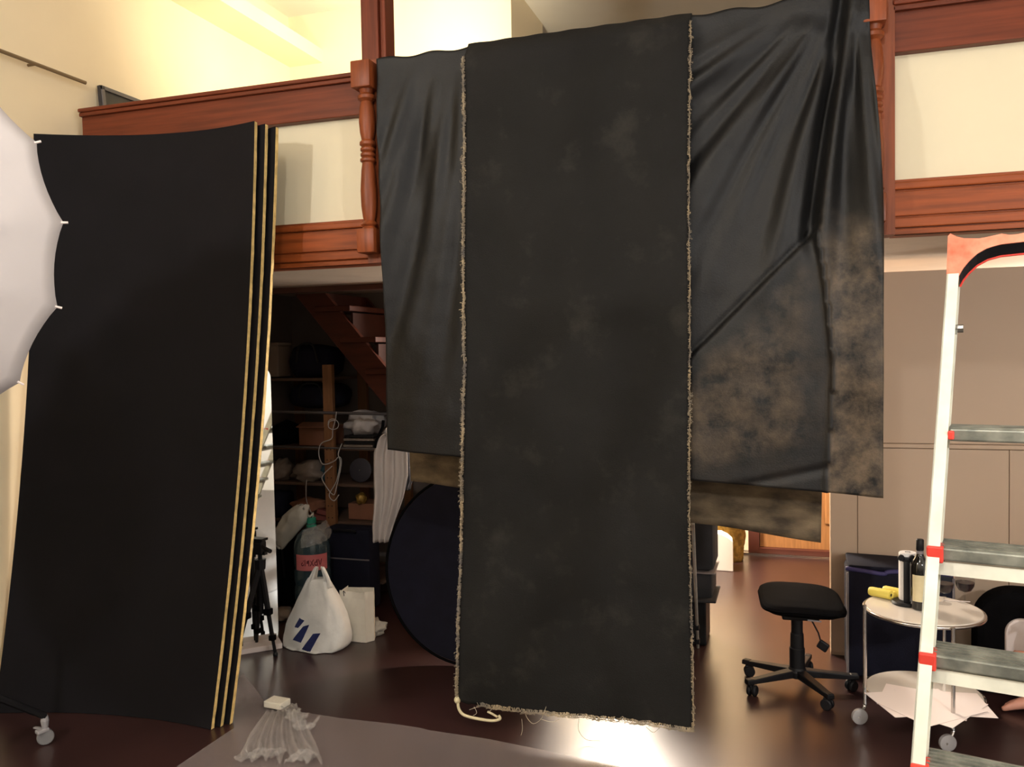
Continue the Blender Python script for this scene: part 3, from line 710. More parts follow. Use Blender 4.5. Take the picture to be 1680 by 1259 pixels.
to = bpy.data.objects.new('tmp_print', cu); C.objects.link(to); bpy.context.view_layer.update()
me = bpy.data.meshes.new_from_object(to.evaluated_get(bpy.context.evaluated_depsgraph_get())); bpy.data.objects.remove(to)
zc = (zl0+zl1)/2+.004; wd = max(v.co.x for v in me.vertices)-min(v.co.x for v in me.vertices)
for v in me.vertices:
    x, z = -v.co.x*(.135/wd), -v.co.y; a_ = ac-.06+x/.1175
    v.co = V((.1178*cos(a_), .1178*sin(a_), zc+z))
po = bpy.data.objects.new('print', me); C.objects.link(po); me.materials.append(MATS['maroon_print']); po.parent = lb
wr = obj('cling_wrap', G().grid(lambda u, v: V((bw.x, bw.y, 0)) + V((1, 0, 0))*0 + (lambda a, z: V(((.09+.03*sin(v*2)+.012*fbm(V((u*9, v*5, 1))))*cos(a), (.09+.03*sin(v*2)+.012*fbm(V((u*9, v*5, 1))))*sin(a), z)))(ac-.6+2.0*u, HB-.06-.11*v+.05*u), 26, 12), 'film_wrap', wb, smooth=True)
# crumpled plastic bag hanging beside the bottle neck
pb = thing('plastic_bag', 'crumpled pale plastic bag hung at the neck of the water bottle', 'bag', onY(480, 900, 4.62))
def pbf(u, v):
    rows = [(828, 488, 500), (834, 478, 506), (845, 466, 507), (858, 458, 503), (870, 452, 492), (884, 450, 480), (894, 452, 470), (900, 460, 466)]
    y, a, b = lerp_rows(rows, v); an = u*2*pi; x = (a+b)/2+(b-a)/2*cos(an)
    d = .5*(b-a)/F*4.6*.6*sin(an); k = .012*fbm(V((cos(an)*2, sin(an)*2, v*6)))
    return onY(x, y, 4.62) + V((k, d+k, k))
obj('body', G().grid(pbf, 30, 24, True), 'grey_plastic', pb, smooth=True)
obj('knot', G().tube([onY(503, 846, 4.62), onY(509, 848, 4.62), onY(513, 843, 4.63), onY(512, 858, 4.64)], [.012, .007, .012, .004], 7), 'grey_plastic', pb, smooth=True)
# white carrier bag with blue stripes
bb = V(onZ(521, 1071)); bb.y += .10
cr = thing('carrier_bag', 'white plastic carrier bag with blue slanted stripes on the floor', 'bag', (bb.x, bb.y, 0))
CB = [(1069, 482, 561), (1058, 472, 570), (1040, 471, 573), (1020, 475, 570), (1000, 483, 562), (980, 491, 552), (962, 500, 543), (948, 506, 537)]
def cbag(u, v, off=0):
    y, a, b = lerp_rows(CB, v); an = -pi/2 + (u-.5)*2*pi; ce = lambda q: math.copysign(abs(q)**.75, q)
    pr = .12*(1-v)**.6+.012; hw = (b-a)/2+off*300
    p = onY((a+b)/2 + hw*ce(cos(an)), y, bb.y); k = fbm(V((cos(an)*2.2, sin(an)*2.2, v*3.5)))*.014*(1-.4*v) + .004*sin(u*46+v*9)*v + .006*abs(fbm(V((cos(an)*6, sin(an)*6+v*3, v*7))))
    p.z = max(p.z, .004) if v > 0 else .004
    return p + V((0, (pr+off)*ce(sin(an)) + k, 0))
g = G().grid(cbag, 56, 26, True)
obj('body', g, 'carrier', cr, smooth=True, solid=.0012)
for q in ((505, 518, 508), (538, 532, 526)):
    g = G(); x0, x1, xm = q
    top = onY(519 if x0 < 520 else 528, 931, bb.y-.03)
    pts = bez([onY(x0, 965, bb.y-.02), onY((x0+x1)/2, 948, bb.y-.03), top, onY(xm+8, 950, bb.y+.0), onY(xm+8, 966, bb.y-.01)], 24)
    def hf(u, v, pts=pts):
        k = min(int(v*(len(pts)-1)), len(pts)-2); t = v*(len(pts)-1)-k; p = pts[k]*(1-t)+pts[k+1]*t
        wv = .011+.020*abs(v-.5)*2*(1 if v < .5 else .5)
        return p + V(((u-.5)*wv*1.6, .010*sin(u*7), .004*sin(u*9)))
    obj('handle', G().grid(hf, 6, 24), 'carrier', cr, smooth=True, solid=.0015)
# blue slanted stripes: patches following the bag front
def front_u(x, y): 
    lo = .25; hi = .75
    for _ in range(30):
        mid = (lo+hi)/2; v = vy(y); yy, a, b = lerp_rows(CB, v); an = -pi/2+(mid-.5)*2*pi
        xx = (a+b)/2+(b-a)/2*math.copysign(abs(cos(an))**.75, cos(an))
        if xx < x: lo = mid
        else: hi = mid
    return (lo+hi)/2
def vy(y):
    lo, hi = 0., 1.
    for _ in range(30):
        mid = (lo+hi)/2
        if lerp_rows(CB, mid)[0] > y: lo = mid
        else: hi = mid
    return (lo+hi)/2
for q in ([(493, 1014), (500, 1019), (492, 1030), (487, 1028)], [(499, 1028), (509, 1025), (499, 1052), (485, 1048)], [(516, 1039), (528, 1038), (514, 1067), (501, 1062)]):
    def sf(u, v, q=q):
        a = [q[0][i]*(1-u)+q[1][i]*u for i in (0, 1)]; b = [q[3][i]*(1-u)+q[2][i]*u for i in (0, 1)]
        x, y = a[0]*(1-v)+b[0]*v, a[1]*(1-v)+b[1]*v
        return cbag(front_u(x+13, y-8), vy(y-8), .0035)
    obj('blue_stripe', G().grid(sf, 6, 10), 'blue_print', cr, smooth=True)
# white paper bag behind it
pbk = thing('paper_bag', 'plain white paper bag standing behind the striped carrier bag', 'bag', onZ(575, 1062, 0)+V((0, .06, 0)))
c0 = V(onZ(576, 1061)); hb = onY(576, 977, c0.y).z
g = G(); x0, x1 = c0.x-.105, c0.x+.055; y0, y1 = c0.y+.07, c0.y+.17
for a, b in (((x0, y0), (x1, y0)), ((x1, y0), (x1+.03, (y0+y1)/2)), ((x1+.03, (y0+y1)/2), (x1+.01, y1)), ((x1+.01, y1), (x0, y1)), ((x0, y1), (x0, y0))):
    g.grid(lambda u, v, a=a, b=b: V((a[0]+(b[0]-a[0])*u, a[1]+(b[1]-a[1])*u, .002+(hb-.01*u)*v)) + V((0, .004*fbm(V((u*3, v*4, 2))), 0)), 6, 8)
g.grid(lambda u, v: V((x0+(x1-x0)*u, y0+(y1-y0)*v, .003)), 2, 2)
obj('body', g, 'paper_bag', pbk, solid=.0015)
obj('handle', G().tube(bez([V((x0+.03, y0-.003, hb-.03)), V((x0+.028, y0-.006, hb+.0)), V((x0+.04, y0-.004, hb-.012))], 10), .002, 6), 'black_plastic', pbk)
# navy case, dark bag behind bottle and tripod
cs = thing('suitcase', 'dark navy suitcase standing behind the water bottle', 'case', (-2.80, 4.9, 0))
q = onY(578, 868, 4.82)
obj('shell', G().box((-2.72, 4.905, q.z/2), (.34, .16, q.z-.004), bev=.03), 'navy_fabric', cs, smooth='auto')
obj('handle', G().tube(bez([(-2.79, 4.83, q.z-.03), (-2.79, 4.80, q.z-.01), (-2.65, 4.80, q.z-.01), (-2.65, 4.83, q.z-.03)], 14), .008, 6), 'black_plastic', cs)
obj('zip', G().span((-2.885, 4.822, q.z*.62), (-2.555, 4.827, q.z*.635)), 'grey_trim', cs)
bag('rucksack', 'black rucksack standing between mirror and water bottle', (-3.19, 4.84, .235), (.13, .10, .235), 'black_fabric', 9)
for i, (x, y, s, lab) in enumerate(((460, 1010, .07, 'grey crumpled cloth on the floor left of the carrier bag'), (610, 1033, .075, 'pale crumpled cloth on the floor between paper bag and round reflector'))):
    p = onZ(x, y+8); lumpy('floor_cloth', lab, 'cloth', (p.x, p.y, s*.55), (s*1.2, s, s*.62), 'grey_plastic' if i else 'dim_plastic', .5, 20+i, 3)
# garments hung on the rail under the beam
sh = thing('shirt', 'pale grey shirt hanging beside the shelves under the gallery', 'garment', onY(640, 890, 4.55))
ROWS = [(712, 634, 640), (714, 626, 660), (722, 618, 668), (745, 612, 670), (780, 611, 671), (815, 612, 664), (840, 611, 655), (865, 609, 646), (890, 610, 640)]
obj('body', hanging(ROWS, 4.55, 3.5, .018, 40, 30, .008, 1), 'shirt', sh, smooth=True, solid=.003)
obj('collar', hanging([(704, 633, 644), (712, 628, 655), (718, 634, 652)], 4.535, 1, .012, 12, 6, .004, 2), 'shirt', sh, smooth=True, solid=.004)
obj('strap', G().tube(pxpath([(629, 690), (627, 703), (618, 722), (615, 735)], 4.53, 12), .010, 6), 'black_fabric', sh)
hp = onY(640, 706, 4.56)
obj('hanger', G().tube(bez([hp+V((-.05, 0, -.02)), hp+V((0, 0, .02)), hp+V((.09, 0, -.03))], 12), .006, 6).tube([hp+V((0, 0, .02)), V((hp.x, hp.y, ZS))], .003, 6), 'steel', sh)
sg = thing('silver_garment', 'shiny silver garment hanging right of the pale shirt', 'garment', onY(672, 800, 4.6))
obj('body', hanging([(712, 664, 669), (725, 662, 673), (745, 663, 674), (765, 666, 675), (785, 667, 677), (805, 665, 672)], 4.6, 1.6, .012, 14, 20, .012, 4), 'silver_cloth', sg, smooth=True, solid=.002)
obj('hanger', G().tube([onY(667, 713, 4.6), V((*onY(667, 713, 4.6)[:2], ZS))], .003, 6), 'steel', sg)
# round black reflector
rf = thing('reflector_disc', 'large round black folding reflector leaning behind the canvas strip', 'reflector', (-1.65, 4.1, 0))
R_ = .505; tl_ = rad(9); Mx = Matrix.Rotation(pi/2-tl_, 3, 'X'); rc = V((-1.60, 4.10+R_*sin(tl_), R_*cos(tl_)+.007))
obj('fabric', G().lathe([(.001, -.004), (R_-.01, -.004), (R_-.01, .004), (.001, .004)], rc, 72, Mx), 'navy_fabric', rf, smooth='auto')
ring = [rc + Mx @ V((R_*cos(a), R_*sin(a), 0)) for a in [i*2*pi/72 for i in range(73)]]
obj('rim', G().tube(ring, .008, 8), 'black_fabric', rf, smooth=True)

# ================================================================ FLOOR FILM, LEFT CENTRE
def film_sheet():
    g = G(); P = [onZ(x, y) for x, y in ((-60, 1500), (240, 1295), (292, 1258), (345, 1222), (384, 1196), (386, 1120), (400, 1106), (440, 1160), (470, 1166), (560, 1180), (650, 1190), (690, 1196), (705, 1200), (800, 1214), (870, 1228), (930, 1240), (1010, 1258), (1150, 1300), (1500, 1500))]
    bot = [g.b.verts.new((p.x, p.y, .0015)) for p in P]; top = [g.b.verts.new((p.x, p.y, .0035)) for p in P]; n = len(P)
    g.b.faces.new(top); g.b.faces.new(bot[::-1])
    for k in range(n): g.b.faces.new((bot[k], bot[(k+1) % n], top[(k+1) % n], top[k]))
    return tag(obj('plastic_sheet', g, 'film'), 'translucent plastic dust sheet spread flat over the floor in front', 'sheet')
film_sheet()
ws = thing('plastic_wrap', 'heap of crumpled clear wrap on the floor beside the black boards', 'wrap', onZ(450, 1230))
def wrapf(u, v):
    # fan from the foam block to the lower edge, long radial creases
    a0, a1 = onZ(434, 1172), onZ(488, 1168); b0, b1 = onZ(392, 1256), onZ(530, 1262)
    p = (a0*(1-u)+a1*u)*(1-v)+(b0*(1-u)+b1*u)*v
    h = (.012+.030*v)*(abs(sin(u*19+1.2*sin(v*3)))**1.6) + .012*(1+fbm(V((u*9, v*11, 2))))*v
    return V((p.x, p.y, .006+h))
obj('creased_film', G().grid(wrapf, 90, 40), 'film_wrap', ws, smooth=True)
for k, (x, y) in enumerate(((476, 1172), (487, 1182), (500, 1196), (410, 1246), (440, 1244), (498, 1250))):
    p = onZ(x, y)
    obj('fold', G().grid(lambda u, v, p=p, k=k: p + V(((u-.5)*.10, (v-.5)*.09 + .02*sin(u*5+k), .012+.035*abs(noise.noise(V((u*3.5, v*3.5, k*2.2)))))), 14, 12), 'film_wrap', ws, smooth=True)
blk = G(); p = onZ(451, 1166); blk.box((p.x, p.y+.02, .028), (.098, .075, .03), rot=(0, 0, -.1), bev=.004)
tag(obj('foam_block', blk, 'foam_white'), 'small white foam offcut lying on the crumpled wrap', 'block')

# ================================================================ HALL, CENTRE RIGHT
pc = onY(1170, 870, 4.75)
bk = thing('gear_bag', 'tall black soft gear bag standing behind the canvas edge', 'bag', (-.62, 4.85, 0))
zA, zB, zC_ = onY(1160, 940, 4.7).z, onY(1160, 985, 4.7).z, .86
xr_ = onY(1172, 930, 4.7).x
obj('upper_body', G().box((xr_-.20, 4.85, (zA+zC_)/2), (.40, .28, zC_-zA), bev=.035), 'gear_fabric', bk, smooth='auto')
obj('lower_body', G().box((xr_-.205, 4.85, (zA-.01+zB)/2), (.385, .27, zA-.012-zB), bev=.018), 'gear_fabric', bk, smooth='auto')
obj('flap', G().box((xr_-.19, 4.82, zB-.004), (.40, .32, .014), rot=(0, -.03, 0), bev=.005), 'gear_fabric', bk)
obj('piping', G().span((xr_-.38, 4.70, zA-.010), (xr_+.004, 4.99, zA-.002), bev=.003), 'grey_trim', bk)
obj('base', G().box((xr_-.22, 4.86, (zB-.012)/2), (.34, .24, zB-.014), bev=.01), 'black_plastic', bk)
pl = thing('thin_pole', 'thin grey pole with black clips beside the canvas right edge', 'pole', onY(1141, 1060, 3.9))
a, b = onY(1137, 860, 3.9), onZ(1145, 1064, 0); 
obj('tube', G().tube([a+V((0, 0, .3)), a, b+V((0, 0, .005))], .008, 8), 'alu', pl)
for t in (.80, .93): obj('clip', G().box(a*(1-t)+b*t, (.022, .03, .03), bev=.003), 'black_plastic', pl)
# glaring white carton and gold pot
wbx = thing('white_box', 'brightly lit white box with cut corner standing in the hall', 'box', (-.47, 6.44, 0))
x0, x1 = -.552, -.392
g = G().prism([(x0+.03, 6.40, .001), (x1, 6.40, .001), (x1, 6.40, .222), (x1-.035, 6.40, .252), (x1-.08, 6.40, .272), (x0, 6.40, .272), (x0-.006, 6.40, .20), (x0+.004, 6.40, .03)], (-.015, .16, 0))
obj('body', g, 'white_lit', wbx, bev=.004)
obj('flap', G().prism([(x0+.0, 6.40, .272), (x1-.08, 6.40, .272), (x1-.09, 6.46, .279), (x0, 6.46, .279)], (0, 0, .003)), 'white_lit', wbx)
gp = thing('gold_pot', 'crinkled gold plant pot behind the white box', 'pot', (-.42, 6.76, 0))
gc = V((-.44, 6.76, 0))
obj('body', G().grid(lambda u, v: gc + V(((.095+.035*v)*cos(2*pi*u)*(1+.05*sin(u*2*pi*9+v*14)+.05*fbm(V((cos(u*6.28)*3, sin(u*6.28)*3, v*5)))), (.095+.035*v)*sin(2*pi*u)*(1+.05*sin(u*2*pi*9+v*14)), .002+.34*v)), 60, 16, True), 'gold_weave', gp, smooth=True, solid=.004)
obj('crumpled_rim', G().grid(lambda u, v: gc + V(((.13-.06*v)*cos(2*pi*u), (.13-.06*v)*sin(2*pi*u), .34+.05*sin(v*3)*(1+.5*fbm(V((u*20, v*3, 1)))))), 40, 4, True), 'gold_weave', gp, smooth=True)
obj('soil', G().lathe([(.001, .30), (.115, .30)], gc, 24, cap=False), 'dark_hole', gp)

# ================================================================ STOOL
sb = V((.035, 4.262, 0))
so = thing('stool', 'black backless office stool with square padded seat and five casters', 'stool', sb)
def seatf(u, v):
    a = u*2*pi; ce = lambda x, e: math.copysign(abs(x)**e, x)
    pr = [(.0, -.046), (.62, -.046), (.80, -.034), (.97, -.014), (1.0, .0), (.975, .020), (.90, .030), (.55, .036), (0, .036)]
    k = v*(len(pr)-1); i = min(int(k), len(pr)-2); t = k-i; r = pr[i][0]*(1-t)+pr[i+1][0]*t; z = pr[i][1]*(1-t)+pr[i+1][1]*t
    x, y = ce(cos(a), .42)*.195*max(r, .002), ce(sin(a), .42)*.205*max(r, .002)
    if z > 0: z += -.018*(y/.2) *0 - .012*(x/.2)**2*1.0 + .010*(y/.2)
    q = V((x, y, z)); q.rotate(Matrix.Rotation(.10, 3, 'Z')); q.rotate(Matrix.Rotation(.04, 3, 'Y'))
    return sb+V((.018, .02, .425))+q
obj('seat', G().grid(seatf, 48, 32, True), 'black_fabric', so, smooth=True)
obj('mechanism', G().box(sb+V((.01, .01, .366)), (.17, .15, .03), rot=(0, 0, .10), bev=.008), 'black_plastic', so)
obj('lever', G().tube([sb+V((.06, -.03, .36)), sb+V((.095, -.06, .30)), sb+V((.105, -.07, .265))], .004, 6), 'black_plastic', so)
obj('lever_paddle', G().box(sb+V((.115, -.075, .245)), (.05, .016, .045), rot=(0, .5, -.3), bev=.007), 'black_plastic', so)
obj('slot', G().box(sb+V((.075, -.178, .392)), (.06, .004, .006), rot=(0, 0, -.1)), 'grey_trim', so)
obj('gas_lift', G().tube([sb+V((0, 0, .36)), sb+V((0, 0, .33))], .015, 12), 'chrome', so)
obj('column', G().lathe([(.026, .085), (.036, .095), (.036, .20), (.032, .205), (.031, .27), (.027, .275), (.027, .345), (.018, .35)], sb, 20), 'black_plastic', so, smooth='auto')
obj('hub', G().lathe([(.03, .055), (.045, .062), (.048, .09), (.036, .108)], sb, 20), 'black_plastic', so, smooth='auto')
for (x, y) in ((1224, 1108), (1240, 1141), (1352, 1161), (1407, 1134), (1330, 1093)):
    ft = onZ(x, y); d = (ft-sb); d.z = 0; L = .262; d = d.normalized(); ang = math.atan2(d.y, d.x)
    Rz = Matrix.Rotation(ang, 3, 'Z'); e = sb + d*L
    lg = obj('leg', G().prism([sb+Rz @ V(q) for q in ((.03, -.022, .066), (.03, .022, .066), (L+.01, .016, .062), (L+.01, -.016, .062))], (0, 0, .001)) if False else
             G().grid(lambda u, v: sb + Rz @ (lambda r, w_, zb, zt: V((r, w_*(-1, 1, 1, -1)[int(u*4) % 4], (zb, zb, zt, zt)[int(u*4) % 4])))(.02+(L-.0)*v, .024-.008*v, .062-.004*v, .100-.022*v), 4, 6, True), 'black_plastic', so, bev=.004)
    obj('leg_cap', G().box(e+V((0, 0, .070)), (.04, .034, .026), rot=(0, 0, ang), bev=.006), 'black_plastic', so)
    cw = obj('caster', G().tube([e+V((0, 0, .06)), e+V((0, 0, .04))], .008, 8).box(e+V((0, 0, .040))-d*.010, (.04, .014, .03), rot=(0, 0, ang+.6), bev=.006), 'black_plastic', so)
    for s in (-.013, .013):
        o_ = V((0, s, 0)); o_.rotate(Matrix.Rotation(ang+.6, 3, 'Z'))
        obj('wheel', G().lathe([(.006, -.009), (.022, -.009), (.0265, -.004), (.0265, .004), (.022, .009), (.006, .009)], e+o_-d*.012+V((0, 0, .0265)), 18, Matrix.Rotation(ang+.6, 3, 'Z') @ Matrix.Rotation(pi/2, 3, 'X')), 'black_plastic', cw, smooth='auto')

# ================================================================ ROUND TROLLEY TABLE
tc_ = V((.555, 4.02, 0)); TR, TZ, LZ = .238, .505, .14
tt = thing('trolley_table', 'round white two tier trolley table on chrome legs with casters', 'table', tc_)
def tier(z, name):
    o = obj(name, G().lathe([(.001, z-.006), (TR-.008, z-.006), (TR-.004, z), (TR-.006, z+.006), (.001, z+.006)], tc_, 72), 'white_tier', tt, smooth='auto')
    ring = [tc_+V((TR*cos(a), TR*sin(a), z-.004)) for a in [i*2*pi/72 for i in range(73)]]
    obj('chrome_rim', G().tube(ring, .0075, 8), 'chrome', o, smooth=True)
tier(TZ-.006, 'top_tier'); tier(LZ-.006, 'lower_tier')
for a in (rad(196), rad(-72), rad(62)):
    d = V((cos(a), sin(a), 0)); p = tc_+d*(TR+.013); ht = TZ+.016 if a > 3 else TZ-.004
    lg = obj('leg', G().tube(bez([p+V((0, 0, ht)), p+V((0, 0, .3)), p+V((0, 0, .1)), p+V((0, 0, .075)), p+V((-.012, -.012, .052)), p+V((-.022, -.022, .036))], 30), .0085, 10), 'chrome', tt, smooth='auto')
    for z in (TZ-.010, LZ-.010): obj('bracket', G().tube([tc_+d*(TR-.01)+V((0, 0, z)), p+V((0, 0, z))], .006, 6), 'chrome', lg)
    wq = p+V((-.024, -.024, .034))
    obj('caster_wheel', G().lathe([(.004, -.010), (.028, -.010), (.034, -.007), (.034, .007), (.028, .010), (.004, .010)], wq, 24, Matrix.Rotation(.35, 3, 'Z') @ Matrix.Rotation(pi/2, 3, 'X')), 'caster_white', lg, smooth='auto')
    obj('axle', G().tube([wq+V((-.005, -.014, 0)), wq+V((.005, .014, 0))], .005, 8), 'chrome', lg)
# things on it
def tz(x, y): return onZ(x, y, TZ)
yl = thing('twin_tube', 'yellow plastic twin tubes with dark end holes on the trolley', 'tube', tz(1450, 980))
e1, e2 = tz(1462, 985)+V((0, 0, .022)), tz(1474, 984)+V((.016, .022, .022))
for e in (e1, e2):
    s = e + (V((-.085, .052, 0)) if e is e1 else V((-.07, .045, 0)))
    o = obj('barrel', G().tube([s, s*.9+e*.1, e], [.018, .021, .021], 14), 'yellow', yl, smooth='auto')
    dd = (e-s).normalized(); obj('hole', G().tube([e-dd*.002, e+dd*.0008], .007, 10), 'dark_hole', o)
obj('bridge', G().box((e1+e2)/2+V((-.042, .025, -.004)), (.09, .045, .026), rot=(0, 0, -.55), bev=.005), 'yellow', yl)
ph = tz(1488, 992); ph.y += .01
th = thing('paper_towel_holder', 'black holder with white paper roll standing on the trolley top', 'holder', ph)
obj('base', G().lathe([(.001, 0), (.062, 0), (.064, .006), (.058, .014), (.001, .016)], ph, 32), 'black_plastic', th, smooth='auto')
obj('paper_roll', G().lathe([(.012, .017), (.036, .017), (.037, .022), (.037, .223), (.034, .228), (.012, .228)], ph+V((.006, .014, 0)), 32), 'tissue', th, smooth='auto')
obj('core', G().lathe([(.0001, .226), (.012, .2292)], ph+V((.006, .014, 0)), 16, cap=False), 'dark_hole', th)
ar = ph+V((-.004, -.034, 0))
obj('arm', G().box(ar+V((0, 0, .10)), (.026, .010, .195), bev=.004).box(ar+V((0, 0, .205)), (.040, .012, .022), bev=.006).tube([ar+V((-.022, -.006, .212)), ar+V((-.022, .006, .212))], .014, 12).tube([ar+V((.022, -.006, .212)), ar+V((.022, .006, .212))], .014, 12), 'black_plastic', th, smooth='auto')
bt = tz(1510, 1001)+V((.0, .012, 0))
wn = thing('wine_bottle', 'dark red wine bottle with cream label on the trolley', 'bottle', bt)
obj('glass_body', G().lathe([(.001, .004), (.030, .0), (.036, .005), (.037, .012), (.037, .185), (.034, .205), (.022, .225), (.0145, .24), (.0138, .30), (.001, .30)], bt, 32), 'bottle_glass', wn, smooth='auto')
obj('label', G().grid(lambda u, v: bt+V((.0375*cos(-2.6+2.3*u), .0375*sin(-2.6+2.3*u), .04+.115*v)), 20, 2), 'wine_label', wn, smooth=True)
obj('neck_band', G().lathe([(.0148, .243), (.0148, .256)], bt, 20, cap=False), 'grey_trim', wn, smooth=True)
obj('capsule', G().lathe([(.0146, .258), (.0158, .26), (.0158, .302), (.013, .306), (.001, .306)], bt, 20), 'black_plastic', wn, smooth='auto')
def wine_glass(p, label, k=1.0):
    t = thing('wine_glass', label, 'glass', p, 'wine glasses on the trolley')
    o = [(.031, .0005), (.031, .002), (.010, .004), (.0036, .010), (.0034, .034), (.006, .040), (.026, .055), (.038, .077), (.041, .098), (.038, .130), (.033, .156)]
    i = [(.0322, .156), (.0372, .130), (.0402, .098), (.0372, .077), (.0252, .0565), (.001, .046)]
    obj('bowl', G().lathe([(r*k, z*k) for r, z in o+i], p, 28), 'glass', t, smooth=True)
    obj('wine', G().lathe([(r*k, z*k) for r, z in ((.001, .0463), (.0250, .0568), (.0369, .0772), (.0396, .094), (.001, .094))], p, 28), 'wine', t, smooth='auto')
wine_glass(tz(1549, 991), 'half full red wine glass next to the ladder rail, left of the other', .98)
wine_glass(tz(1583, 989), 'half full red wine glass farther from the ladder rail, at right', .98)
p = tz(1548, 986); q = tz(1592, 989)
tag(obj('paper_strip', G().prism([p+V((0, 0, .001)), q+V((0, 0, .001)), q+V((.0, .008, .001)), p+V((0, .008, .001))], (0, 0, .0018)), 'paper'), 'thin white strip lying by the wine glass feet', 'strip')
# paper sheets fanned on the lower tier
sc1 = onZ(1528, 1160, LZ+.004)
for k, (dx, dy, a) in enumerate(((-.02, .05, -.25), (.055, .05, .12), (-.05, .02, .4), (.03, .0, 1.0), (.0, -.02, .72))):
    g = G(); c = sc1+V((dx, dy, .0015*k+.0005)); Rz = Matrix.Rotation(a, 3, 'Z')
    g.grid(lambda u, v: c + Rz @ V(((u-.5)*.335, (v-.5)*.25, .0 + max(0, ((abs(u-.5)*2)**3)*-.0)) ), 4, 4)
    tag(obj('paper_sheet', g, 'paper', solid=.001), 'white paper sheet fanned out on the lower trolley tier', 'paper', 'paper sheets on the lower tier')
# navy bag behind the trolley
nb = thing('navy_cube_bag', 'large dark navy fabric carrying bag standing behind the trolley', 'bag', (.50, 4.62, 0))
zt = .545
obj('body', G().box((.515, 4.61, zt/2), (.48, .25, zt-.004), bev=.022), 'navy_fabric', nb, smooth='auto')
obj('top_edge', G().tube(bez([(.268, 4.49, zt), (.36, 4.485, zt-.008), (.44, 4.49, zt-.018), (.47, 4.49, zt-.006), (.6, 4.49, zt+.002), (.75, 4.49, zt-.004)], 30), .011, 8), 'navy_trim', nb, smooth=True)
obj('side_piping', G().tube([(.277, 4.487, .01), (.277, 4.487, zt-.02)], .006, 6), 'grey_trim', nb)
obj('side_piping', G().tube([(.752, 4.487, .01), (.752, 4.487, zt-.02)], .006, 6), 'grey_trim', nb)
obj('flap', G().box((.515, 4.61, zt+.008), (.47, .24, .022), rot=(.03, 0.02, 0), bev=.010), 'navy_fabric', nb, smooth='auto')

# ================================================================ STEPLADDER
ld = thing('stepladder', 'paint-spattered aluminium stepladder with red top handle at right edge', 'ladder', (.6, 2.0, 0))
YT, YBm = 2.12, 1.70
LT, LM = onY(1565, 452, YT), onY(1508, 1259, YBm)
sdir = (LM-LT)/(LT.z-LM.z)
foot = LT+sdir*LT.z; foot.z = 0
wdv = V((cos(rad(-13)), sin(rad(-13)), 0))           # along the steps, right end nearer
bkv = V((-wdv.y, wdv.x, 0))
def rail_pt(z, right=0): 
    p = LT+sdir*(LT.z-z)
    return p + wdv*right*(.36+.055*(LT.z-z))
fa = (foot-LT).normalized()
def railmesh(right):
    a, b = rail_pt(LT.z+.03, right), rail_pt(.02, right); d = (b-a).normalized(); xw = wdv; n = xw.cross(d).normalized()
    g = G(); w_, t_ = .012, .028
    def q(p, sx_, sn): return p+xw*sx_+n*sn
    for s0, s1, n0, n1 in ((-w_, w_, -t_, -t_+.003), (-w_, -w_+.003, -t_, t_), (-w_, w_, t_-.003, t_)):
        g.prism([q(a, s0, n0), q(a, s1, n0), q(a, s1, n1), q(a, s0, n1)], b-a)
    return g
for r_ in (0, 1): obj('front_rail', railmesh(r_), 'alu_painted', ld)
# steps found from their heights
for zz in (LT.z-.33, ) + tuple(None for _ in ()): pass
def z_at(y):
    lo, hi = 0., LT.z+.1
    for _ in range(40):
        mid = (lo+hi)/2; d = rail_pt(mid)-CP; py = 629.5-F*d.dot(UP)/d.dot(fw)
        if py > y: lo = mid
        else: hi = mid
    return (lo+hi)/2
zs = [z_at(712), z_at(905), z_at(1078), z_at(1259)]
gap = zs[2]-zs[3]; z = zs[-1]-gap
while z > .08: zs.append(z); z -= gap
for k, z in enumerate(zs):
    a, b = rail_pt(z, 0)+wdv*.013, rail_pt(z, 1)-wdv*.013; L = (b-a).length; mid = (a+b)/2; R3 = Matrix((wdv, bkv, V((0, 0, 1)))).transposed()
    g = G().box(mid+bkv*.022, (L, .085, .026), R=R3, bev=.004)
    for j in range(5): g.box(mid+bkv*(-.010+.016*j)+V((0, 0, .014)), (L, .006, .005), R=R3)
    s = obj('step', g, 'tread', ld)
    if k: obj('step_apron', G().box(mid+bkv*(-.012)-V((0, 0, .029)), (L+.02, .004, .027), R=R3), 'alu_painted', s)
    for e, sg_ in ((rail_pt(z, 0), 1), (rail_pt(z, 1), -1)):
        obj('red_end', G().box(e+wdv*(.003 if k else .017)*sg_-bkv*.008, (.030 if k else .012, .050, .032 if k else .018), R=R3, bev=.003), 'rung_end', s)
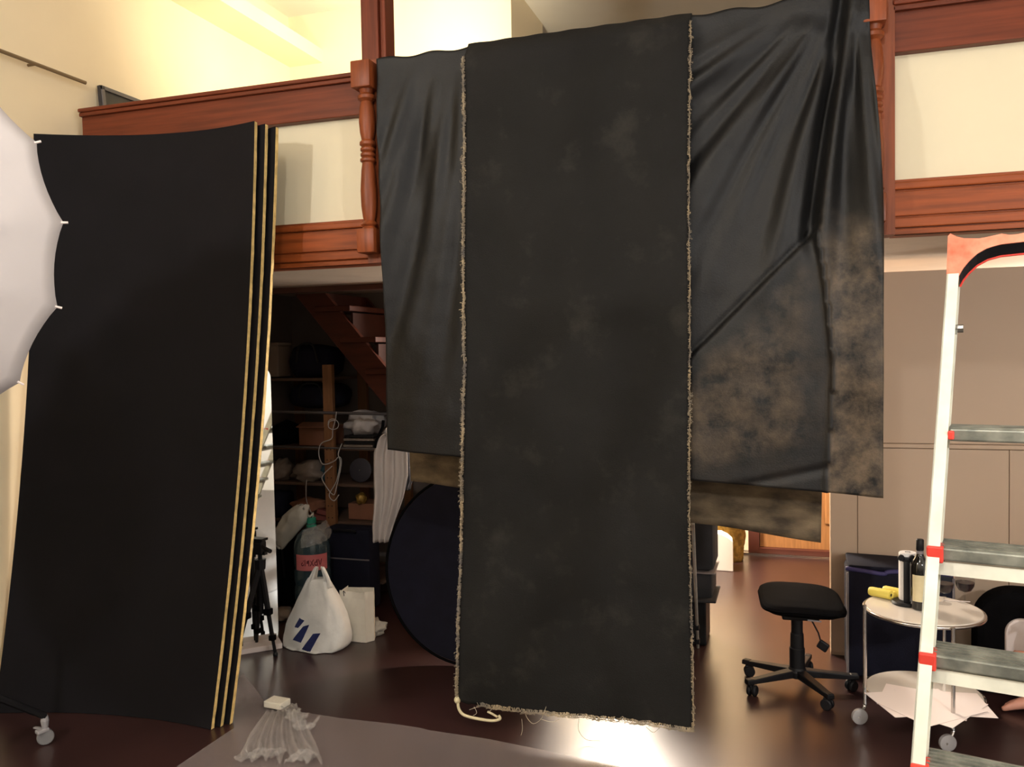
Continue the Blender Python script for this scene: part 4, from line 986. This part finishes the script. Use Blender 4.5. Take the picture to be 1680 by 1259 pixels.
# red top handle: horned outer edge and dark curved underside
wt = (rail_pt(LT.z, 1)-rail_pt(LT.z, 0)).length
T0 = rail_pt(LT.z, 0)
def hp_(x, z, dy=0): return T0 + wdv*x + V((0, 0, z)) + bkv*dy
outer = [(-.013, -.003), (-.010, .094), (.004, .084), (.02, .078), (.05, .075), (.075, .078), (.090, .083), (.102, .078), (.125, .078), (.148, .083)]
outer = outer + [(wt-x, z) for x, z in outer[::-1]]
inner = [(.012, -.003), (.018, .010), (.030, .026), (.046, .042), (.066, .053), (.09, .059), (.13, .061)]
inner = inner + [(wt-x, z) for x, z in inner[::-1]]
g = G(); 
no = len(outer)
def strip(A, B, y0, y1):
    # band between outer and inner polylines, resampled to the same count
    n = 40
    def samp(P, t):
        L = [0]; 
        for a_, b_ in zip(P, P[1:]): L.append(L[-1]+math.hypot(b_[0]-a_[0], b_[1]-a_[1]))
        s_ = t*L[-1]
        for i_ in range(len(P)-1):
            if s_ <= L[i_+1]+1e-9: q_ = (s_-L[i_])/(L[i_+1]-L[i_]+1e-12); return P[i_][0]*(1-q_)+P[i_+1][0]*q_, P[i_][1]*(1-q_)+P[i_+1][1]*q_
    vs_ = []
    for i_ in range(n+1):
        a_, b_ = samp(A, i_/n), samp(B, i_/n); vs_.append([g.b.verts.new(hp_(*a_, y0)), g.b.verts.new(hp_(*b_, y0)), g.b.verts.new(hp_(*b_, y1)), g.b.verts.new(hp_(*a_, y1))])
    for p_, q_ in zip(vs_, vs_[1:]):
        for k_ in range(4): g.b.faces.new((p_[k_], p_[(k_+1) % 4], q_[(k_+1) % 4], q_[k_]))
    g.b.faces.new(vs_[0]); g.b.faces.new(vs_[-1][::-1])
strip(outer, inner, -.03, .045)
tp_ = obj('top_handle', g, 'red_cap', ld); tp_['label'] = 'orange red plastic handle arch'
def ib(x, z, k): return hp_(x, z, k)
path = inner
g = G(); n = len(path); vs_ = []
for (x, z) in path: vs_.append([g.b.verts.new(hp_(x, z-.0005, -.02)), g.b.verts.new(hp_(x, z-.022, .0)), g.b.verts.new(hp_(x, z-.022, .035)), g.b.verts.new(hp_(x, z-.0005, .035))])
for p_, q_ in zip(vs_, vs_[1:]):
    for k_ in range(4): g.b.faces.new((p_[k_], p_[(k_+1) % 4], q_[(k_+1) % 4], q_[k_]))
g.b.faces.new(vs_[0]); g.b.faces.new(vs_[-1][::-1])
obj('grip', g, 'black_plastic', ld)
obj('handle_trim', G().tube([hp_(x, z-.023, .0) for x, z in path], .0025, 6), 'rung_end', ld)
# rear frame: hidden behind the front rail from here; it opens away from the steps
d0 = rail_pt(.02, 0)-CP; rr = rail_pt(LT.z-.12, 0)
def rear_foot(right):
    n_ = (LT-CP).cross(rail_pt(.5, 0)-CP)            # plane of sight of the left rail
    y = 2.62; x = (-(n_.y*y) - n_.z*(0-H))/n_.x
    p = V((x, y, 0)); return p + wdv*right*(.36+.05*LT.z)
rear = []
for r_ in (0, 1):
    a = rail_pt(LT.z-.12, r_)+bkv*.03 + wdv*(.004 if r_ == 0 else 0); b = rear_foot(r_); rear.append((a, b))
    d = (b-a).normalized(); n_ = wdv.cross(d).normalized()
    g = G().prism([a-wdv*.009-n_*.012, a+wdv*.009-n_*.012, a+wdv*.009+n_*.012, a-wdv*.009+n_*.012], b-a); o = obj('rear_leg', g, 'alu', ld)
    obj('hinge', G().tube([a-wdv*.02, a+wdv*.02], .009, 8), 'steel', o)
    obj('rubber_foot', G().box(b+V((0, 0, .014)), (.034, .045, .028), bev=.004), 'rung_end', o)
    obj('rubber_foot', G().box(rail_pt(.02, r_), (.036, .07, .04), bev=.004), 'rung_end', ld)
for t in (.80, .93):
    p, q = rear[0][0]*(1-t)+rear[0][1]*t, rear[1][0]*(1-t)+rear[1][1]*t
    obj('cross_bar', G().tube([p, q], .009, 8), 'alu', ld)

# ================================================================ SEATED PERSON AND LOW CHAIR AT THE RIGHT EDGE
ch = thing('low_chair', 'low black padded chair with white inner back at the right edge', 'chair', (1.30, 4.45, 0))
def arch(x0, x1, z0, z1, r, n=10):
    return [(x0, z0), (x1, z0)] + [(x1-r+r*cos(a), z1-r+r*sin(a)) for a in [i*pi/2/n for i in range(n+1)]] + [(x0+r-r*sin(a), z1-r+r*cos(a)) for a in [i*pi/2/n for i in range(n+1)]]
obj('backrest', G().prism([(x, 4.42, z) for x, z in arch(.835, 1.75, .0, .50, .17)], (0, .14, 0)), 'black_fabric', ch, bev=.035)
obj('inner_back', G().prism([(x, 4.398, z) for x, z in arch(.955, 1.63, .17, .375, .07)], (0, .03, 0)), 'paper', ch, bev=.008)
obj('seat', G().box((1.34, 4.20, .17), (.56, .40, .13), bev=.04), 'black_fabric', ch)
obj('plinth', G().box((1.36, 4.22, .055), (.50, .34, .105), bev=.01), 'black_fabric', ch)
pe = thing('person', 'barefoot person seated at the right edge, only the feet in view', 'person', (1.25, 4.15, 0))
def skin_obj(name, verts, edges, m, parent, root=0, sub=2):
    me = bpy.data.meshes.new(name); off = wl(parent); me.from_pydata([V(v[:3])-off for v in verts], edges, [])
    o = bpy.data.objects.new(name, me); C.objects.link(o); o.parent = parent; me.materials.append(MATS[m])
    md = o.modifiers.new('skin', 'SKIN'); md.use_smooth_shade = True
    for i, v in enumerate(verts):
        sv = me.skin_vertices[0].data[i]; r = v[3]; sv.radius = r if isinstance(r, tuple) else (r, r); sv.use_root = (i == root)
    s = o.modifiers.new('sub', 'SUBSURF'); s.levels = sub; s.render_levels = sub
    return o
vt, ed = [], []
def chain(par, pts):
    for p in pts:
        vt.append(p); 
        if par is not None: ed.append((par, len(vt)-1))
        par = len(vt)-1
    return par
pel = chain(None, [(1.36, 4.20, .36, .13)])
nk = chain(pel, [(1.39, 4.24, .50, .115), (1.40, 4.24, .66, .12), (1.40, 4.22, .80, .11), (1.39, 4.21, .88, .05), (1.37, 4.19, .95, .05)])
hd = chain(nk, [(1.355, 4.17, 1.01, .085), (1.345, 4.16, 1.09, .088), (1.35, 4.165, 1.14, .06)])
for s, hipx in ((-1, 0), (1, 0)):
    y = 4.20+s*.14
    sh_ = chain(pel+3, [(1.40, y, .79, .055), (1.37, y+s*.05, .62, .043), (1.30, y+s*.03, .47, .036), (1.20, y-s*.02, .47, .030), (1.16, y-s*.03, .47, .026)])
    # hand with five fingers resting on the thigh
    pm = chain(sh_, [(1.12, y-s*.04, .468, (.030, .016))])
    for f_ in range(4): chain(pm, [(1.085-.004*abs(f_-1), y-s*.04+(f_-1.5)*.017, .472, .009), (1.06-.005*abs(f_-1), y-s*.04+(f_-1.5)*.019, .462, .0085), (1.05-.005*abs(f_-1), y-s*.04+(f_-1.5)*.019, .448, .0075)])
    chain(pm, [(1.115, y-s*.075, .464, .010), (1.092, y-s*.088, .46, .0085)])
# left leg down, bare foot flat on the floor
k1 = chain(pel, [(1.24, 4.16, .38, .08), (1.10, 4.15, .42, .062)])
f1_ = chain(k1, [(1.085, 4.17, .36, .052), (1.075, 4.22, .20, .044), (1.055, 4.25, .085, .034), (1.035, 4.255, .048, .036), (.985, 4.255, .038, (.034, .026)), (.945, 4.255, .026, (.036, .020))])
for f_ in range(5): chain(f1_, [(.920+.004*f_, 4.231+.0135*f_, .017, .0125 if f_ == 0 else .0088), (.902+.008*f_, 4.229+.0135*f_, .013, .0115 if f_ == 0 else .0075)])
# right leg crossed over, foot in the air
k2 = chain(pel, [(1.28, 4.24, .43, .08), (1.12, 4.18, .50, .062)])
f2_ = chain(k2, [(1.10, 4.17, .45, .05), (1.085, 4.19, .36, .042), (1.06, 4.20, .285, .033), (1.035, 4.205, .262, .034), (.995, 4.21, .258, (.030, .024)), (.962, 4.21, .268, (.032, .019))])
for f_ in range(5): chain(f2_, [(.940+.004*f_, 4.188+.012*f_, .276, .0115 if f_ == 0 else .0082), (.924+.007*f_, 4.186+.012*f_, .280, .0105 if f_ == 0 else .007)])
skin_obj('body', vt, ed, 'skin', pe, 0)
vt, ed = [], []
p0 = chain(None, [(1.36, 4.20, .35, .145)]); t3 = chain(p0, [(1.39, 4.24, .50, .13), (1.40, 4.24, .66, .135), (1.40, 4.225, .80, .12), (1.392, 4.213, .865, .06)])
for s in (-1, 1): chain(p0+3, [(1.40, 4.20+s*.14, .79, .066), (1.37, 4.20+s*.19, .64, .055)])
chain(p0, [(1.24, 4.16, .38, .092), (1.16, 4.152, .405, .08)]); chain(p0, [(1.28, 4.24, .43, .092), (1.19, 4.21, .47, .08)])
skin_obj('clothes', vt, ed, 'trouser', pe, 0)
obj('hair', G().ball((1.372, 4.178, 1.095), (.088, .09, .098), 3, lump=.12, seed=2), 'hair', pe, smooth=True)
for s in (-1, 1):
    obj('eye', G().ball((1.272, 4.14+s*.030, 1.065), .011, 2), 'paper', pe, smooth=True)
    obj('ear', G().ball((1.35, 4.168+s*.088, 1.05), (.016, .008, .028), 2), 'skin', pe, smooth=True)
obj('nose', G().ball((1.262, 4.14, 1.04), (.018, .011, .018), 2), 'skin', pe, smooth=True)
obj('mouth', G().ball((1.273, 4.142, 1.005), (.008, .022, .006), 2), 'rung_end', pe, smooth=True)
